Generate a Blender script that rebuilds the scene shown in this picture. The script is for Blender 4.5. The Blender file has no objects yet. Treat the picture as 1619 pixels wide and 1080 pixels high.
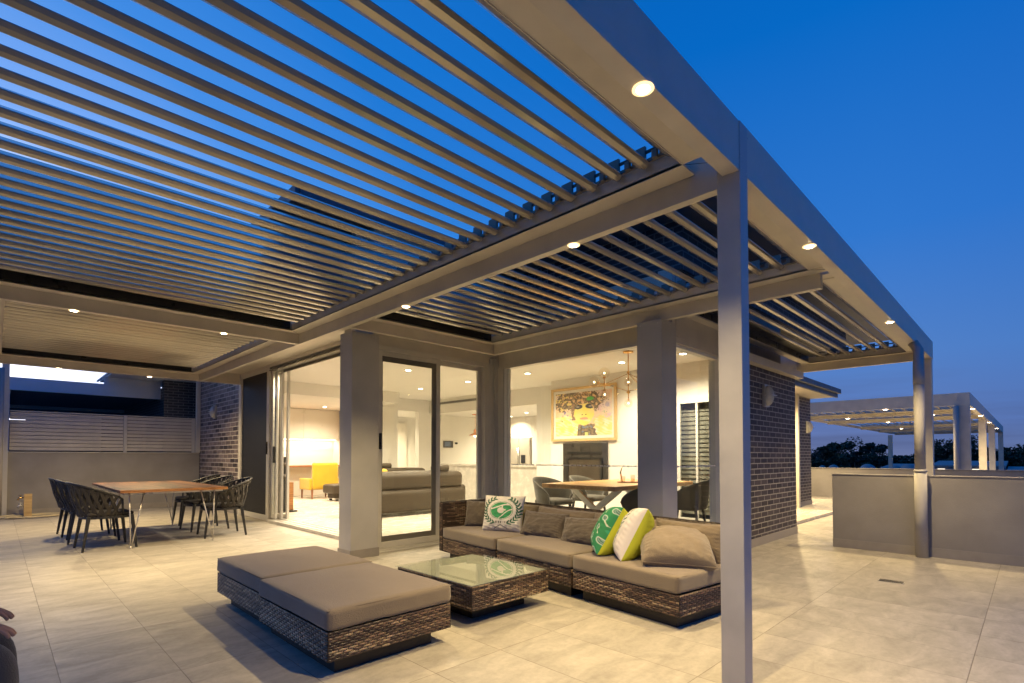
import bpy, bmesh, math, random
from mathutils import Vector, Matrix, noise, Euler
random.seed(7)
R = math.radians
sc = bpy.context.scene
COL = sc.collection

# ------------------------------------------------------------------ camera
cam = bpy.data.cameras.new('camera'); camo = bpy.data.objects.new('camera', cam); COL.objects.link(camo)
YAW, PIT, EYE = 0.787, 0.0240, 1.3
fw = Vector((math.cos(YAW)*math.cos(PIT), math.sin(YAW)*math.cos(PIT), math.sin(PIT)))
camo.location = (0, 0, EYE)
camo.rotation_euler = fw.to_track_quat('-Z', 'Y').to_euler()
cam.lens = 18.233; cam.sensor_width = 36; cam.shift_y = 0.1003; cam.clip_start = 0.05; cam.clip_end = 3000
sc.camera = camo
# ------------------------------------------------------------------ render / exposure
sc.view_settings.view_transform = 'Standard'; sc.view_settings.look = 'None'
sc.view_settings.exposure = 0.0; sc.view_settings.gamma = 1.0
cy = sc.cycles
cy.use_denoising = True; cy.max_bounces = 8; cy.diffuse_bounces = 4; cy.glossy_bounces = 4
cy.transparent_max_bounces = 12; cy.transmission_bounces = 4; cy.sample_clamp_indirect = 4.0
cy.caustics_reflective = False; cy.caustics_refractive = False
# ------------------------------------------------------------------ dusk sky
W = bpy.data.worlds.new('World'); sc.world = W; W.use_nodes = True
nt = W.node_tree; nt.nodes.clear()
def wn(t): return nt.nodes.new(t)
tc = wn('ShaderNodeTexCoord'); sep = wn('ShaderNodeSeparateXYZ'); nt.links.new(tc.outputs['Generated'], sep.inputs[0])
rp = wn('ShaderNodeValToRGB'); nt.links.new(sep.outputs[2], rp.inputs[0])
cr = rp.color_ramp
stops = [(0.0, (.15, .19, .37)), (.05, (.115, .19, .46)), (.16, (.085, .22, .58)), (.34, (.03, .185, .62)), (.6, (.002, .14, .56)), (1.0, (.0, .085, .42))]
cr.elements[0].position = 0; cr.elements[0].color = (*stops[0][1], 1)
cr.elements[1].position = 1; cr.elements[1].color = (*stops[-1][1], 1)
for p, c in stops[1:-1]:
    e = cr.elements.new(p); e.color = (*c, 1)
dot = wn('ShaderNodeVectorMath'); dot.operation = 'DOT_PRODUCT'
sd = Vector((-0.10, 1.0, 0.06)).normalized(); dot.inputs[1].default_value = sd
nt.links.new(tc.outputs['Generated'], dot.inputs[0])
gr = wn('ShaderNodeValToRGB'); nt.links.new(dot.outputs['Value'], gr.inputs[0]); g = gr.color_ramp
gs = [(0.35, (0, 0, 0)), (.70, (.008, .045, .10)), (.84, (.05, .12, .22)), (.92, (.20, .27, .36)), (.970, (.80, .80, .80)), (1.0, (1.9, 1.8, 1.7))]
g.elements[0].position = gs[0][0]; g.elements[0].color = (*gs[0][1], 1); g.elements[1].position = 1; g.elements[1].color = (*gs[-1][1], 1)
for p, c in gs[1:-1]:
    e = g.elements.new(p); e.color = (*c, 1)
# thin low cloud streaks
mp = wn('ShaderNodeMapping'); mp.inputs['Scale'].default_value = (2.2, 2.2, 26); nt.links.new(tc.outputs['Generated'], mp.inputs[0])
nz = wn('ShaderNodeTexNoise'); nz.inputs['Scale'].default_value = 1.6; nz.inputs['Detail'].default_value = 5; nt.links.new(mp.outputs[0], nz.inputs[0])
cr2 = wn('ShaderNodeValToRGB'); cr2.color_ramp.elements[0].position = .48; cr2.color_ramp.elements[1].position = .72; nt.links.new(nz.outputs[0], cr2.inputs[0])
lowm = wn('ShaderNodeMapRange'); lowm.inputs[1].default_value = .02; lowm.inputs[2].default_value = .16; lowm.inputs[3].default_value = .55; lowm.inputs[4].default_value = 0
nt.links.new(sep.outputs[2], lowm.inputs[0])
mu = wn('ShaderNodeMath'); mu.operation = 'MULTIPLY'; nt.links.new(cr2.outputs[0], mu.inputs[0]); nt.links.new(lowm.outputs[0], mu.inputs[1])
mxc = wn('ShaderNodeMixRGB'); mxc.inputs[2].default_value = (.075, .10, .22, 1); nt.links.new(mu.outputs[0], mxc.inputs[0]); nt.links.new(rp.outputs[0], mxc.inputs[1])
add = wn('ShaderNodeMixRGB'); add.blend_type = 'ADD'; add.inputs[0].default_value = 1; nt.links.new(mxc.outputs[0], add.inputs[1]); nt.links.new(gr.outputs[0], add.inputs[2])
ed = wn('ShaderNodeMapRange'); ed.inputs[1].default_value = -.15; ed.inputs[2].default_value = .75; ed.inputs[3].default_value = 0; ed.inputs[4].default_value = 1
neg = wn('ShaderNodeMath'); neg.operation = 'MULTIPLY'; neg.inputs[1].default_value = -1; nt.links.new(sep.outputs[1], neg.inputs[0]); nt.links.new(neg.outputs[0], ed.inputs[0])
east = wn('ShaderNodeMixRGB'); east.blend_type = 'MULTIPLY'; east.inputs[2].default_value = (.15, .62, .85, 1); nt.links.new(ed.outputs[0], east.inputs[0]); nt.links.new(add.outputs[0], east.inputs[1])
bg = wn('ShaderNodeBackground'); bg.inputs[1].default_value = 1.0; nt.links.new(east.outputs[0], bg.inputs[0])
wo = wn('ShaderNodeOutputWorld'); nt.links.new(bg.outputs[0], wo.inputs[0])
WARM = (1.0, .745, .36); WARM2 = (1.0, .83, .59)
P_EXT, P_INT = 350.0, 860.0

# ------------------------------------------------------------------ materials
def newmat(name):
    m = bpy.data.materials.new(name); m.use_nodes = True
    t = m.node_tree; b = t.nodes['Principled BSDF']
    return m, t, b
def nd(t, typ, **kw):
    n = t.nodes.new(typ)
    for k, v in kw.items(): setattr(n, k, v)
    return n
def c4(c): return (c[0], c[1], c[2], 1)
def pbr(name, col, rough=.5, metal=0, var=.12, scale=6, bump=0, bscale=60, spec=.5, rv=.1):
    m, t, b = newmat(name)
    tcn = nd(t, 'ShaderNodeTexCoord'); n = nd(t, 'ShaderNodeTexNoise'); n.inputs['Scale'].default_value = scale; n.inputs['Detail'].default_value = 6
    t.links.new(tcn.outputs['Object'], n.inputs[0])
    mr = nd(t, 'ShaderNodeMapRange'); mr.inputs[1].default_value = .3; mr.inputs[2].default_value = .7; mr.inputs[3].default_value = 1-var; mr.inputs[4].default_value = 1+var
    t.links.new(n.outputs[0], mr.inputs[0])
    mx = nd(t, 'ShaderNodeVectorMath', operation='SCALE'); mx.inputs[0].default_value = col[:3]; t.links.new(mr.outputs[0], mx.inputs['Scale'])
    t.links.new(mx.outputs[0], b.inputs['Base Color'])
    mr2 = nd(t, 'ShaderNodeMapRange'); mr2.inputs[1].default_value = .3; mr2.inputs[2].default_value = .7; mr2.inputs[3].default_value = max(.02, rough-rv); mr2.inputs[4].default_value = min(1, rough+rv)
    t.links.new(n.outputs[0], mr2.inputs[0]); t.links.new(mr2.outputs[0], b.inputs['Roughness'])
    b.inputs['Metallic'].default_value = metal; b.inputs['Specular IOR Level'].default_value = spec
    if bump:
        n2 = nd(t, 'ShaderNodeTexNoise'); n2.inputs['Scale'].default_value = bscale; n2.inputs['Detail'].default_value = 4; t.links.new(tcn.outputs['Object'], n2.inputs[0])
        bp = nd(t, 'ShaderNodeBump'); bp.inputs['Strength'].default_value = bump; bp.inputs['Distance'].default_value = .01; t.links.new(n2.outputs[0], bp.inputs['Height']); t.links.new(bp.outputs[0], b.inputs['Normal'])
    return m
def emis(name, col, s):
    m, t, b = newmat(name); b.inputs['Base Color'].default_value = (0, 0, 0, 1); b.inputs['Emission Color'].default_value = c4(col); b.inputs['Emission Strength'].default_value = s
    m.cycles.emission_sampling = 'NONE'; return m
def brickmat(name, c1, c2, mort, bw=.26, rh=.08, ms=.010, rough=.6, fleck=.3):
    m, t, b = newmat(name); uv = nd(t, 'ShaderNodeTexCoord')
    br = nd(t, 'ShaderNodeTexBrick'); br.offset = .5; br.inputs['Scale'].default_value = 1; br.inputs['Brick Width'].default_value = bw; br.inputs['Row Height'].default_value = rh
    br.inputs['Mortar Size'].default_value = ms; br.inputs['Mortar Smooth'].default_value = .15; br.inputs['Bias'].default_value = 0
    br.inputs['Color1'].default_value = c4(c1); br.inputs['Color2'].default_value = c4(c2); br.inputs['Mortar'].default_value = c4(mort)
    t.links.new(uv.outputs['UV'], br.inputs[0])
    n = nd(t, 'ShaderNodeTexNoise'); n.inputs['Scale'].default_value = 35; n.inputs['Detail'].default_value = 5; t.links.new(uv.outputs['UV'], n.inputs[0])
    mr = nd(t, 'ShaderNodeMapRange'); mr.inputs[3].default_value = 1-fleck; mr.inputs[4].default_value = 1+fleck; t.links.new(n.outputs[0], mr.inputs[0])
    vm = nd(t, 'ShaderNodeVectorMath', operation='SCALE'); t.links.new(br.outputs[0], vm.inputs[0]); t.links.new(mr.outputs[0], vm.inputs['Scale']); t.links.new(vm.outputs[0], b.inputs['Base Color'])
    b.inputs['Roughness'].default_value = rough
    inv = nd(t, 'ShaderNodeMath', operation='SUBTRACT'); inv.inputs[0].default_value = 1; t.links.new(br.outputs['Fac'], inv.inputs[1])
    ad = nd(t, 'ShaderNodeMath', operation='MULTIPLY_ADD'); ad.inputs[1].default_value = .25; t.links.new(n.outputs[0], ad.inputs[0]); t.links.new(inv.outputs[0], ad.inputs[2])
    bp = nd(t, 'ShaderNodeBump'); bp.inputs['Strength'].default_value = .7; bp.inputs['Distance'].default_value = .006; t.links.new(ad.outputs[0], bp.inputs['Height']); t.links.new(bp.outputs[0], b.inputs['Normal'])
    return m
def tilemat(name, c1, c2, grout, tw, th, ox, oy, rough=.35, streak=.35, ms=.004, dark=.8):
    m, t, b = newmat(name); tcn = nd(t, 'ShaderNodeTexCoord')
    mp = nd(t, 'ShaderNodeMapping'); mp.inputs['Location'].default_value = (-ox, -oy, 0); t.links.new(tcn.outputs['UV'], mp.inputs[0])
    br = nd(t, 'ShaderNodeTexBrick'); br.offset = 0; br.inputs['Scale'].default_value = 1; br.inputs['Brick Width'].default_value = tw; br.inputs['Row Height'].default_value = th
    br.inputs['Mortar Size'].default_value = ms; br.inputs['Mortar Smooth'].default_value = .3
    br.inputs['Color1'].default_value = c4(c1); br.inputs['Color2'].default_value = c4(c2); br.inputs['Mortar'].default_value = c4(grout); t.links.new(mp.outputs[0], br.inputs[0])
    # soft streaks along one axis, offset per tile so that they stop at the joints
    rnd = nd(t, 'ShaderNodeTexBrick'); rnd.offset = 0; rnd.inputs['Scale'].default_value = 1; rnd.inputs['Brick Width'].default_value = tw; rnd.inputs['Row Height'].default_value = th; rnd.inputs['Mortar Size'].default_value = 0
    rnd.inputs['Color1'].default_value = (0, 0, 0, 1); rnd.inputs['Color2'].default_value = (1, 1, 1, 1); t.links.new(mp.outputs[0], rnd.inputs[0])
    sc2 = nd(t, 'ShaderNodeVectorMath', operation='MULTIPLY_ADD'); sc2.inputs[1].default_value = (9, 9, 9); t.links.new(rnd.outputs[0], sc2.inputs[0]); t.links.new(tcn.outputs['UV'], sc2.inputs[2])
    m2 = nd(t, 'ShaderNodeMapping'); m2.inputs['Scale'].default_value = (1.1, 2.4, 1); m2.inputs['Rotation'].default_value = (0, 0, R(12)); t.links.new(sc2.outputs[0], m2.inputs[0])
    n = nd(t, 'ShaderNodeTexNoise'); n.inputs['Scale'].default_value = 2.2; n.inputs['Detail'].default_value = 9; n.inputs['Roughness'].default_value = .62; n.inputs['Distortion'].default_value = .6; t.links.new(m2.outputs[0], n.inputs[0])
    mr = nd(t, 'ShaderNodeMapRange'); mr.inputs[1].default_value = .3; mr.inputs[2].default_value = .72; mr.inputs[3].default_value = 1+streak*.35; mr.inputs[4].default_value = 1-streak; t.links.new(n.outputs[0], mr.inputs[0])
    n3 = nd(t, 'ShaderNodeTexNoise'); n3.inputs['Scale'].default_value = 26; n3.inputs['Detail'].default_value = 10; n3.inputs['Roughness'].default_value = .75; t.links.new(tcn.outputs['UV'], n3.inputs[0])
    mr3 = nd(t, 'ShaderNodeMapRange'); mr3.inputs[1].default_value = .3; mr3.inputs[2].default_value = .7; mr3.inputs[3].default_value = .86; mr3.inputs[4].default_value = 1.12; t.links.new(n3.outputs[0], mr3.inputs[0])
    mm = nd(t, 'ShaderNodeMath', operation='MULTIPLY'); t.links.new(mr.outputs[0], mm.inputs[0]); t.links.new(mr3.outputs[0], mm.inputs[1])
    vm = nd(t, 'ShaderNodeVectorMath', operation='SCALE'); t.links.new(br.outputs[0], vm.inputs[0]); t.links.new(mm.outputs[0], vm.inputs['Scale']); t.links.new(vm.outputs[0], b.inputs['Base Color'])
    mr2 = nd(t, 'ShaderNodeMapRange'); mr2.inputs[1].default_value = .3; mr2.inputs[2].default_value = .7; mr2.inputs[3].default_value = rough-.08; mr2.inputs[4].default_value = rough+.14; t.links.new(n.outputs[0], mr2.inputs[0]); t.links.new(mr2.outputs[0], b.inputs['Roughness'])
    b.inputs['Specular IOR Level'].default_value = .35
    inv = nd(t, 'ShaderNodeMath', operation='SUBTRACT'); inv.inputs[0].default_value = 1; t.links.new(br.outputs['Fac'], inv.inputs[1])
    bp = nd(t, 'ShaderNodeBump'); bp.inputs['Strength'].default_value = .5; bp.inputs['Distance'].default_value = .002; t.links.new(inv.outputs[0], bp.inputs['Height']); t.links.new(bp.outputs[0], b.inputs['Normal'])
    return m
def wickermat(name):
    m, t, b = newmat(name); uv = nd(t, 'ShaderNodeTexCoord')
    def br(w, h, off, loc=(0, 0, 0), swap=False):
        mp = nd(t, 'ShaderNodeMapping'); mp.inputs['Location'].default_value = loc
        if swap: mp.inputs['Rotation'].default_value = (0, 0, R(90))
        t.links.new(uv.outputs['UV'], mp.inputs[0])
        x = nd(t, 'ShaderNodeTexBrick'); x.offset = off; x.inputs['Scale'].default_value = 1; x.inputs['Brick Width'].default_value = w; x.inputs['Row Height'].default_value = h
        x.inputs['Mortar Size'].default_value = .0065; x.inputs['Mortar Smooth'].default_value = 1.0
        x.inputs['Color1'].default_value = (0, 0, 0, 1); x.inputs['Color2'].default_value = (1, 1, 1, 1); x.inputs['Mortar'].default_value = (.35, .35, .35, 1); t.links.new(mp.outputs[0], x.inputs[0]); return x
    a = br(.062, .0155, .5)
    n = nd(t, 'ShaderNodeTexNoise'); n.inputs['Scale'].default_value = 9; n.inputs['Detail'].default_value = 3
    mpn = nd(t, 'ShaderNodeMapping'); mpn.inputs['Scale'].default_value = (1, 3, 1); t.links.new(uv.outputs['UV'], mpn.inputs[0]); t.links.new(mpn.outputs[0], n.inputs[0])
    mix = nd(t, 'ShaderNodeMath', operation='MULTIPLY_ADD'); mix.inputs[1].default_value = .5; t.links.new(a.outputs[0], mix.inputs[0]); t.links.new(n.outputs[0], mix.inputs[2])
    rp = nd(t, 'ShaderNodeValToRGB'); e = rp.color_ramp; e.elements[0].position = .38; e.elements[0].color = (.022, .014, .010, 1); e.elements[1].position = 1.0; e.elements[1].color = (.20, .145, .09, 1)
    k = e.elements.new(.62); k.color = (.055, .036, .024, 1); k = e.elements.new(.84); k.color = (.075, .05, .032, 1); t.links.new(mix.outputs[0], rp.inputs[0])
    inv = nd(t, 'ShaderNodeMath', operation='SUBTRACT'); inv.inputs[0].default_value = 1; t.links.new(a.outputs['Fac'], inv.inputs[1])
    dk = nd(t, 'ShaderNodeMixRGB'); dk.inputs[1].default_value = (.010, .007, .005, 1); pw = nd(t, 'ShaderNodeMath', operation='POWER'); pw.inputs[1].default_value = .45; t.links.new(inv.outputs[0], pw.inputs[0]); t.links.new(pw.outputs[0], dk.inputs[0]); t.links.new(rp.outputs[0], dk.inputs[2]); t.links.new(dk.outputs[0], b.inputs['Base Color'])
    w = nd(t, 'ShaderNodeTexWave'); w.wave_type = 'BANDS'; w.bands_direction = 'X'; w.inputs['Scale'].default_value = 4.2; t.links.new(uv.outputs['UV'], w.inputs[0])
    hh = nd(t, 'ShaderNodeMath', operation='MULTIPLY_ADD'); hh.inputs[1].default_value = .4; t.links.new(w.outputs['Fac'], hh.inputs[0]); t.links.new(inv.outputs[0], hh.inputs[2])
    bp = nd(t, 'ShaderNodeBump'); bp.inputs['Strength'].default_value = .9; bp.inputs['Distance'].default_value = .006; t.links.new(hh.outputs[0], bp.inputs['Height']); t.links.new(bp.outputs[0], b.inputs['Normal'])
    b.inputs['Roughness'].default_value = .42; return m
def woodmat(name, c1, c2, plank=.0, scale=1.0, rough=.4, axis='X'):
    m, t, b = newmat(name); uv = nd(t, 'ShaderNodeTexCoord')
    mp = nd(t, 'ShaderNodeMapping'); mp.inputs['Scale'].default_value = (1*scale, 14*scale, 14*scale) if axis == 'X' else (14*scale, 1*scale, 14*scale); t.links.new(uv.outputs['Object'], mp.inputs[0])
    n = nd(t, 'ShaderNodeTexNoise'); n.inputs['Scale'].default_value = 2; n.inputs['Detail'].default_value = 8; n.inputs['Distortion'].default_value = 1.2; t.links.new(mp.outputs[0], n.inputs[0])
    rp = nd(t, 'ShaderNodeValToRGB'); rp.color_ramp.elements[0].position = .3; rp.color_ramp.elements[0].color = c4(c1); rp.color_ramp.elements[1].position = .72; rp.color_ramp.elements[1].color = c4(c2)
    last = n.outputs[0]
    if plank:
        br = nd(t, 'ShaderNodeTexBrick'); br.offset = .37; br.inputs['Scale'].default_value = 1; br.inputs['Brick Width'].default_value = .9; br.inputs['Row Height'].default_value = plank; br.inputs['Mortar Size'].default_value = .0012
        br.inputs['Color1'].default_value = (0, 0, 0, 1); br.inputs['Color2'].default_value = (1, 1, 1, 1)
        m3 = nd(t, 'ShaderNodeMapping'); m3.inputs['Rotation'].default_value = (0, 0, 0 if axis == 'X' else R(90)); t.links.new(uv.outputs['Object'], m3.inputs[0]); t.links.new(m3.outputs[0], br.inputs[0])
        ma = nd(t, 'ShaderNodeMath', operation='MULTIPLY_ADD'); ma.inputs[1].default_value = .35; ma.use_clamp = True; t.links.new(br.outputs[0], ma.inputs[0]); t.links.new(n.outputs[0], ma.inputs[2])
        sb = nd(t, 'ShaderNodeMath', operation='SUBTRACT'); sb.inputs[1].default_value = .17; t.links.new(ma.outputs[0], sb.inputs[0]); last = sb.outputs[0]
    t.links.new(last, rp.inputs[0]); t.links.new(rp.outputs[0], b.inputs['Base Color']); b.inputs['Roughness'].default_value = rough
    return m
def fabric(name, col, var=.1, bump=.5, sheen=.3, rough=.9, wscale=170):
    m = pbr(name, col, rough, 0, var, 3.5, bump, wscale, .2, .05)
    m.node_tree.nodes['Principled BSDF'].inputs['Sheen Weight'].default_value = sheen; return m
def glassmat(name, tint=(.93, .95, .93), ior=1.5, refl=1.0):
    m, t, b = newmat(name); t.nodes.remove(b); out = t.nodes['Material Output']
    tr = nd(t, 'ShaderNodeBsdfTransparent'); tr.inputs[0].default_value = c4(tint); gl = nd(t, 'ShaderNodeBsdfGlossy'); gl.inputs['Roughness'].default_value = .015; gl.inputs[0].default_value = (refl, refl, refl, 1)
    fr = nd(t, 'ShaderNodeFresnel'); fr.inputs[0].default_value = ior; mx = nd(t, 'ShaderNodeMixShader')
    ge = nd(t, 'ShaderNodeNewGeometry'); bk = nd(t, 'ShaderNodeMath', operation='SUBTRACT'); bk.inputs[0].default_value = 1; t.links.new(ge.outputs['Backfacing'], bk.inputs[1])
    ml = nd(t, 'ShaderNodeMath', operation='MULTIPLY'); t.links.new(fr.outputs[0], ml.inputs[0]); t.links.new(bk.outputs[0], ml.inputs[1])
    t.links.new(ml.outputs[0], mx.inputs[0]); t.links.new(tr.outputs[0], mx.inputs[1]); t.links.new(gl.outputs[0], mx.inputs[2]); t.links.new(mx.outputs[0], out.inputs[0]); return m
def vcolmat(name, rough=.8, bump=.15):
    m, t, b = newmat(name); a = nd(t, 'ShaderNodeVertexColor'); a.layer_name = 'Col'; t.links.new(a.outputs[0], b.inputs['Base Color']); b.inputs['Roughness'].default_value = rough
    n = nd(t, 'ShaderNodeTexNoise'); n.inputs['Scale'].default_value = 220; tcn = nd(t, 'ShaderNodeTexCoord'); t.links.new(tcn.outputs['Object'], n.inputs[0])
    bp = nd(t, 'ShaderNodeBump'); bp.inputs['Strength'].default_value = bump; bp.inputs['Distance'].default_value = .004; t.links.new(n.outputs[0], bp.inputs['Height']); t.links.new(bp.outputs[0], b.inputs['Normal']); return m
def leafmat(name, c1, c2):
    m, t, b = newmat(name); o = nd(t, 'ShaderNodeTexCoord'); n = nd(t, 'ShaderNodeTexNoise'); n.inputs['Scale'].default_value = .7; n.inputs['Detail'].default_value = 5; t.links.new(o.outputs['Object'], n.inputs[0])
    rp = nd(t, 'ShaderNodeValToRGB'); rp.color_ramp.elements[0].position = .35; rp.color_ramp.elements[0].color = c4(c1); rp.color_ramp.elements[1].position = .68; rp.color_ramp.elements[1].color = c4(c2)
    t.links.new(n.outputs[0], rp.inputs[0]); t.links.new(rp.outputs[0], b.inputs['Base Color']); b.inputs['Roughness'].default_value = .7; return m
M = {}
M['alu'] = pbr('powder_coated_aluminium', (.55, .505, .43), .38, 0, .09, 3.5, .05, 400, .5, .06)
M['post'] = pbr('post_paint', (.42, .40, .385), .38, 0, .10, 4, .04, 400)
M['alu2'] = pbr('window_frame_aluminium', (.54, .51, .45), .34, 0, .05, 3, 0, 1, .5, .06)
M['blade'] = pbr('louvre_blade_paint', (.41, .375, .315), .17, .45, .05, 1.5, 0, 1, .8, .03)
M['dark_alu'] = pbr('dark_screen_frame', (.15, .135, .11), .4, .2, .05)
M['mesh'] = pbr('security_mesh', (.018, .018, .018), .45, .3, .3, 30, .8, 120, .5)
M['render'] = pbr('grey_rendered_wall', (.285, .265, .245), .85, 0, .12, 2.2, .28, 90, .2)
M['pillar'] = pbr('rendered_pillar', (.46, .44, .405), .8, 0, .10, 2.0, .45, 90, .25)
M['skirt'] = pbr('tile_skirting', (.30, .27, .235), .55, 0, .1, 5)
M['brick'] = brickmat('dark_brick', (.026, .020, .023), (.078, .060, .062), (.35, .32, .275), ms=.0075, fleck=.5)
M['brick2'] = brickmat('glazed_brown_brick', (.035, .028, .034), (.23, .18, .17), (.48, .43, .39), .34, .105, .010, rough=.4, fleck=.2)
M['brickdark'] = brickmat('upper_brick', (.03, .03, .035), (.05, .05, .06), (.16, .16, .17))
M['floor'] = tilemat('terrace_tile', (.40, .365, .305), (.46, .42, .355), (.235, .205, .165), .535, 1.13, .29, .29, .40, .33, .003)
M['ifloor'] = tilemat('interior_tile', (.60, .55, .46), (.62, .57, .48), (.40, .36, .30), .6, .6, 0, 0, .22, .08)
M['white'] = pbr('interior_plaster', (.80, .77, .71), .8, 0, .02, 2)
M['ceil'] = pbr('interior_ceiling', (.80, .77, .72), .85, 0, .01, 2)
M['cab'] = pbr('cream_cabinet', (.78, .73, .64), .35, 0, .02, 2)
M['stone'] = pbr('engineered_stone', (.60, .56, .50), .25, 0, .14, 5)
M['wicker'] = wickermat('rattan_weave')
M['rdark'] = pbr('rattan_plinth', (.02, .014, .010), .5, 0, .2, 20)
M['taupe'] = fabric('taupe_cushion_fabric', (.205, .163, .115), .07)
M['taupe2'] = fabric('taupe_back_cushion_fabric', (.175, .135, .092), .09)
M['taupe3'] = fabric('grey_brown_lumbar_fabric', (.115, .092, .070), .09)
M['lime'] = fabric('lime_green_fabric', (.40, .43, .02), .12)
M['vcol'] = vcolmat('printed_cushion_fabric')
M['paint'] = vcolmat('painted_canvas', .5, .05)
M['weave'] = vcolmat('rattan_strand', .38, .1)
M['glass'] = glassmat('window_glass', refl=.8)
M['tglass'] = glassmat('table_glass', (.93, .95, .93), 2.0)
M['tpanel'] = pbr('pale_sheen_underlay', (.36, .355, .30), .6, 0, .18, 3)  # pale sheet in the colour of window light mirrored by the glass
M['globe'] = glassmat('blown_glass', (.96, .93, .88), 1.6)
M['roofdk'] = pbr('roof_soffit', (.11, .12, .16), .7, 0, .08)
M['roofsheet'] = pbr('roof_sheet', (.12, .14, .17), .5, .2, .05)
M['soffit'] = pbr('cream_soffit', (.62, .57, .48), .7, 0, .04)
M['black'] = pbr('black_metal', (.022, .021, .02), .35, .3, .1)
M['blackcab'] = pbr('fireplace_surround', (.055, .048, .04), .35, .3, .1)
M['rope'] = fabric('dark_rope_strap', (.045, .040, .034), .2, .5, .1, .8, 90)
M['chair'] = pbr('chair_frame', (.022, .021, .020), .42, 0, .1)
M['steel'] = pbr('brushed_steel', (.62, .60, .56), .42, 1.0, .06)
M['hair'] = pbr('zinc_hairpin_leg', (.58, .55, .50), .35, .6, .06)
M['wood'] = woodmat('oiled_hardwood', (.055, .024, .012), (.25, .105, .045), .1, 1, .5, 'Y')
M['edge'] = woodmat('live_edge_wood', (.16, .065, .02), (.42, .20, .07), 0, 2, .4, 'X')
M['oak'] = woodmat('oak_table', (.42, .22, .08), (.66, .40, .17), .14, 1, .35, 'X')
M['timber'] = woodmat('timber_post', (.36, .24, .10), (.55, .38, .18), 0, 1, .6, 'X')
M['walnut'] = woodmat('walnut', (.16, .06, .025), (.36, .15, .06), 0, 1, .4, 'X')
M['frame'] = woodmat('picture_frame_wood', (.50, .33, .14), (.66, .46, .22), 0, 2, .4, 'X')
M['leather'] = pbr('charcoal_leather', (.055, .041, .027), .5, 0, .12, 4, .3, 60, .3)
M['fridge'] = pbr('satin_fridge_steel', (.46, .42, .36), .4, .2, .06, 2)
M['gfab'] = fabric('grey_tub_chair_fabric', (.10, .092, .075), .15)
M['yellow'] = fabric('mustard_yellow_fabric', (.60, .38, .03), .06)
M['brass'] = pbr('brushed_brass', (.70, .42, .15), .25, 1, .08)
M['copper'] = pbr('copper', (.80, .40, .25), .25, 1, .08)
M['plastic'] = pbr('white_plastic', (.75, .73, .68), .4, 0, .03)
M['opal'] = pbr('bulkhead_lens', (.50, .48, .43), .25, 0, .04)
M['hose'] = pbr('cream_hose', (.50, .42, .26), .5, 0, .08)
M['upvc'] = pbr('painted_downpipe', (.42, .395, .36), .75, 0, .04, 2)
M['screen'] = emis('appliance_display', (.3, .33, .33), .35)
M['halo'] = emis('downlight_halo_glow', (1, .66, .30), 2.2)  # self-glowing ring, imitates the warm lit rim round each downlight
M['lamp'] = emis('downlight_glow', (1, .84, .58), 45)
M['lampi'] = emis('ceiling_lamp_glow', (1, .88, .68), 22)
M['strip'] = emis('led_strip_glow', (1, .86, .60), 9)
M['bulb'] = emis('bulb_glow', (1, .80, .50), 6)
M['amber'] = emis('street_lamp_glow', (1, .45, .12), 30)
M['farlit'] = emis('lit_window', (1, .85, .65), 2.0)
M['leaf'] = leafmat('dark_foliage', (.010, .022, .010), (.04, .07, .03))
M['leaf2'] = leafmat('blue_green_foliage', (.012, .024, .016), (.05, .075, .045))
M['bark'] = pbr('bark', (.10, .08, .06), .9, 0, .2, 3)
M['cityw'] = pbr('pale_warehouse', (.75, .76, .78), .7, 0, .08, .2)
M['cityr'] = pbr('greyed_pale_roof', (.30, .29, .27), .8, 0, .15, .3)  # white roofs and domes toned down to grey
M['cityg'] = pbr('grey_roofing', (.25, .27, .30), .7, 0, .1, .2)
M['ground'] = pbr('suburb_ground', (.035, .042, .035), .95, 0, .4, .03)
M['slab'] = pbr('concrete_slab', (.28, .27, .26), .9, 0, .1, 1)

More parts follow.
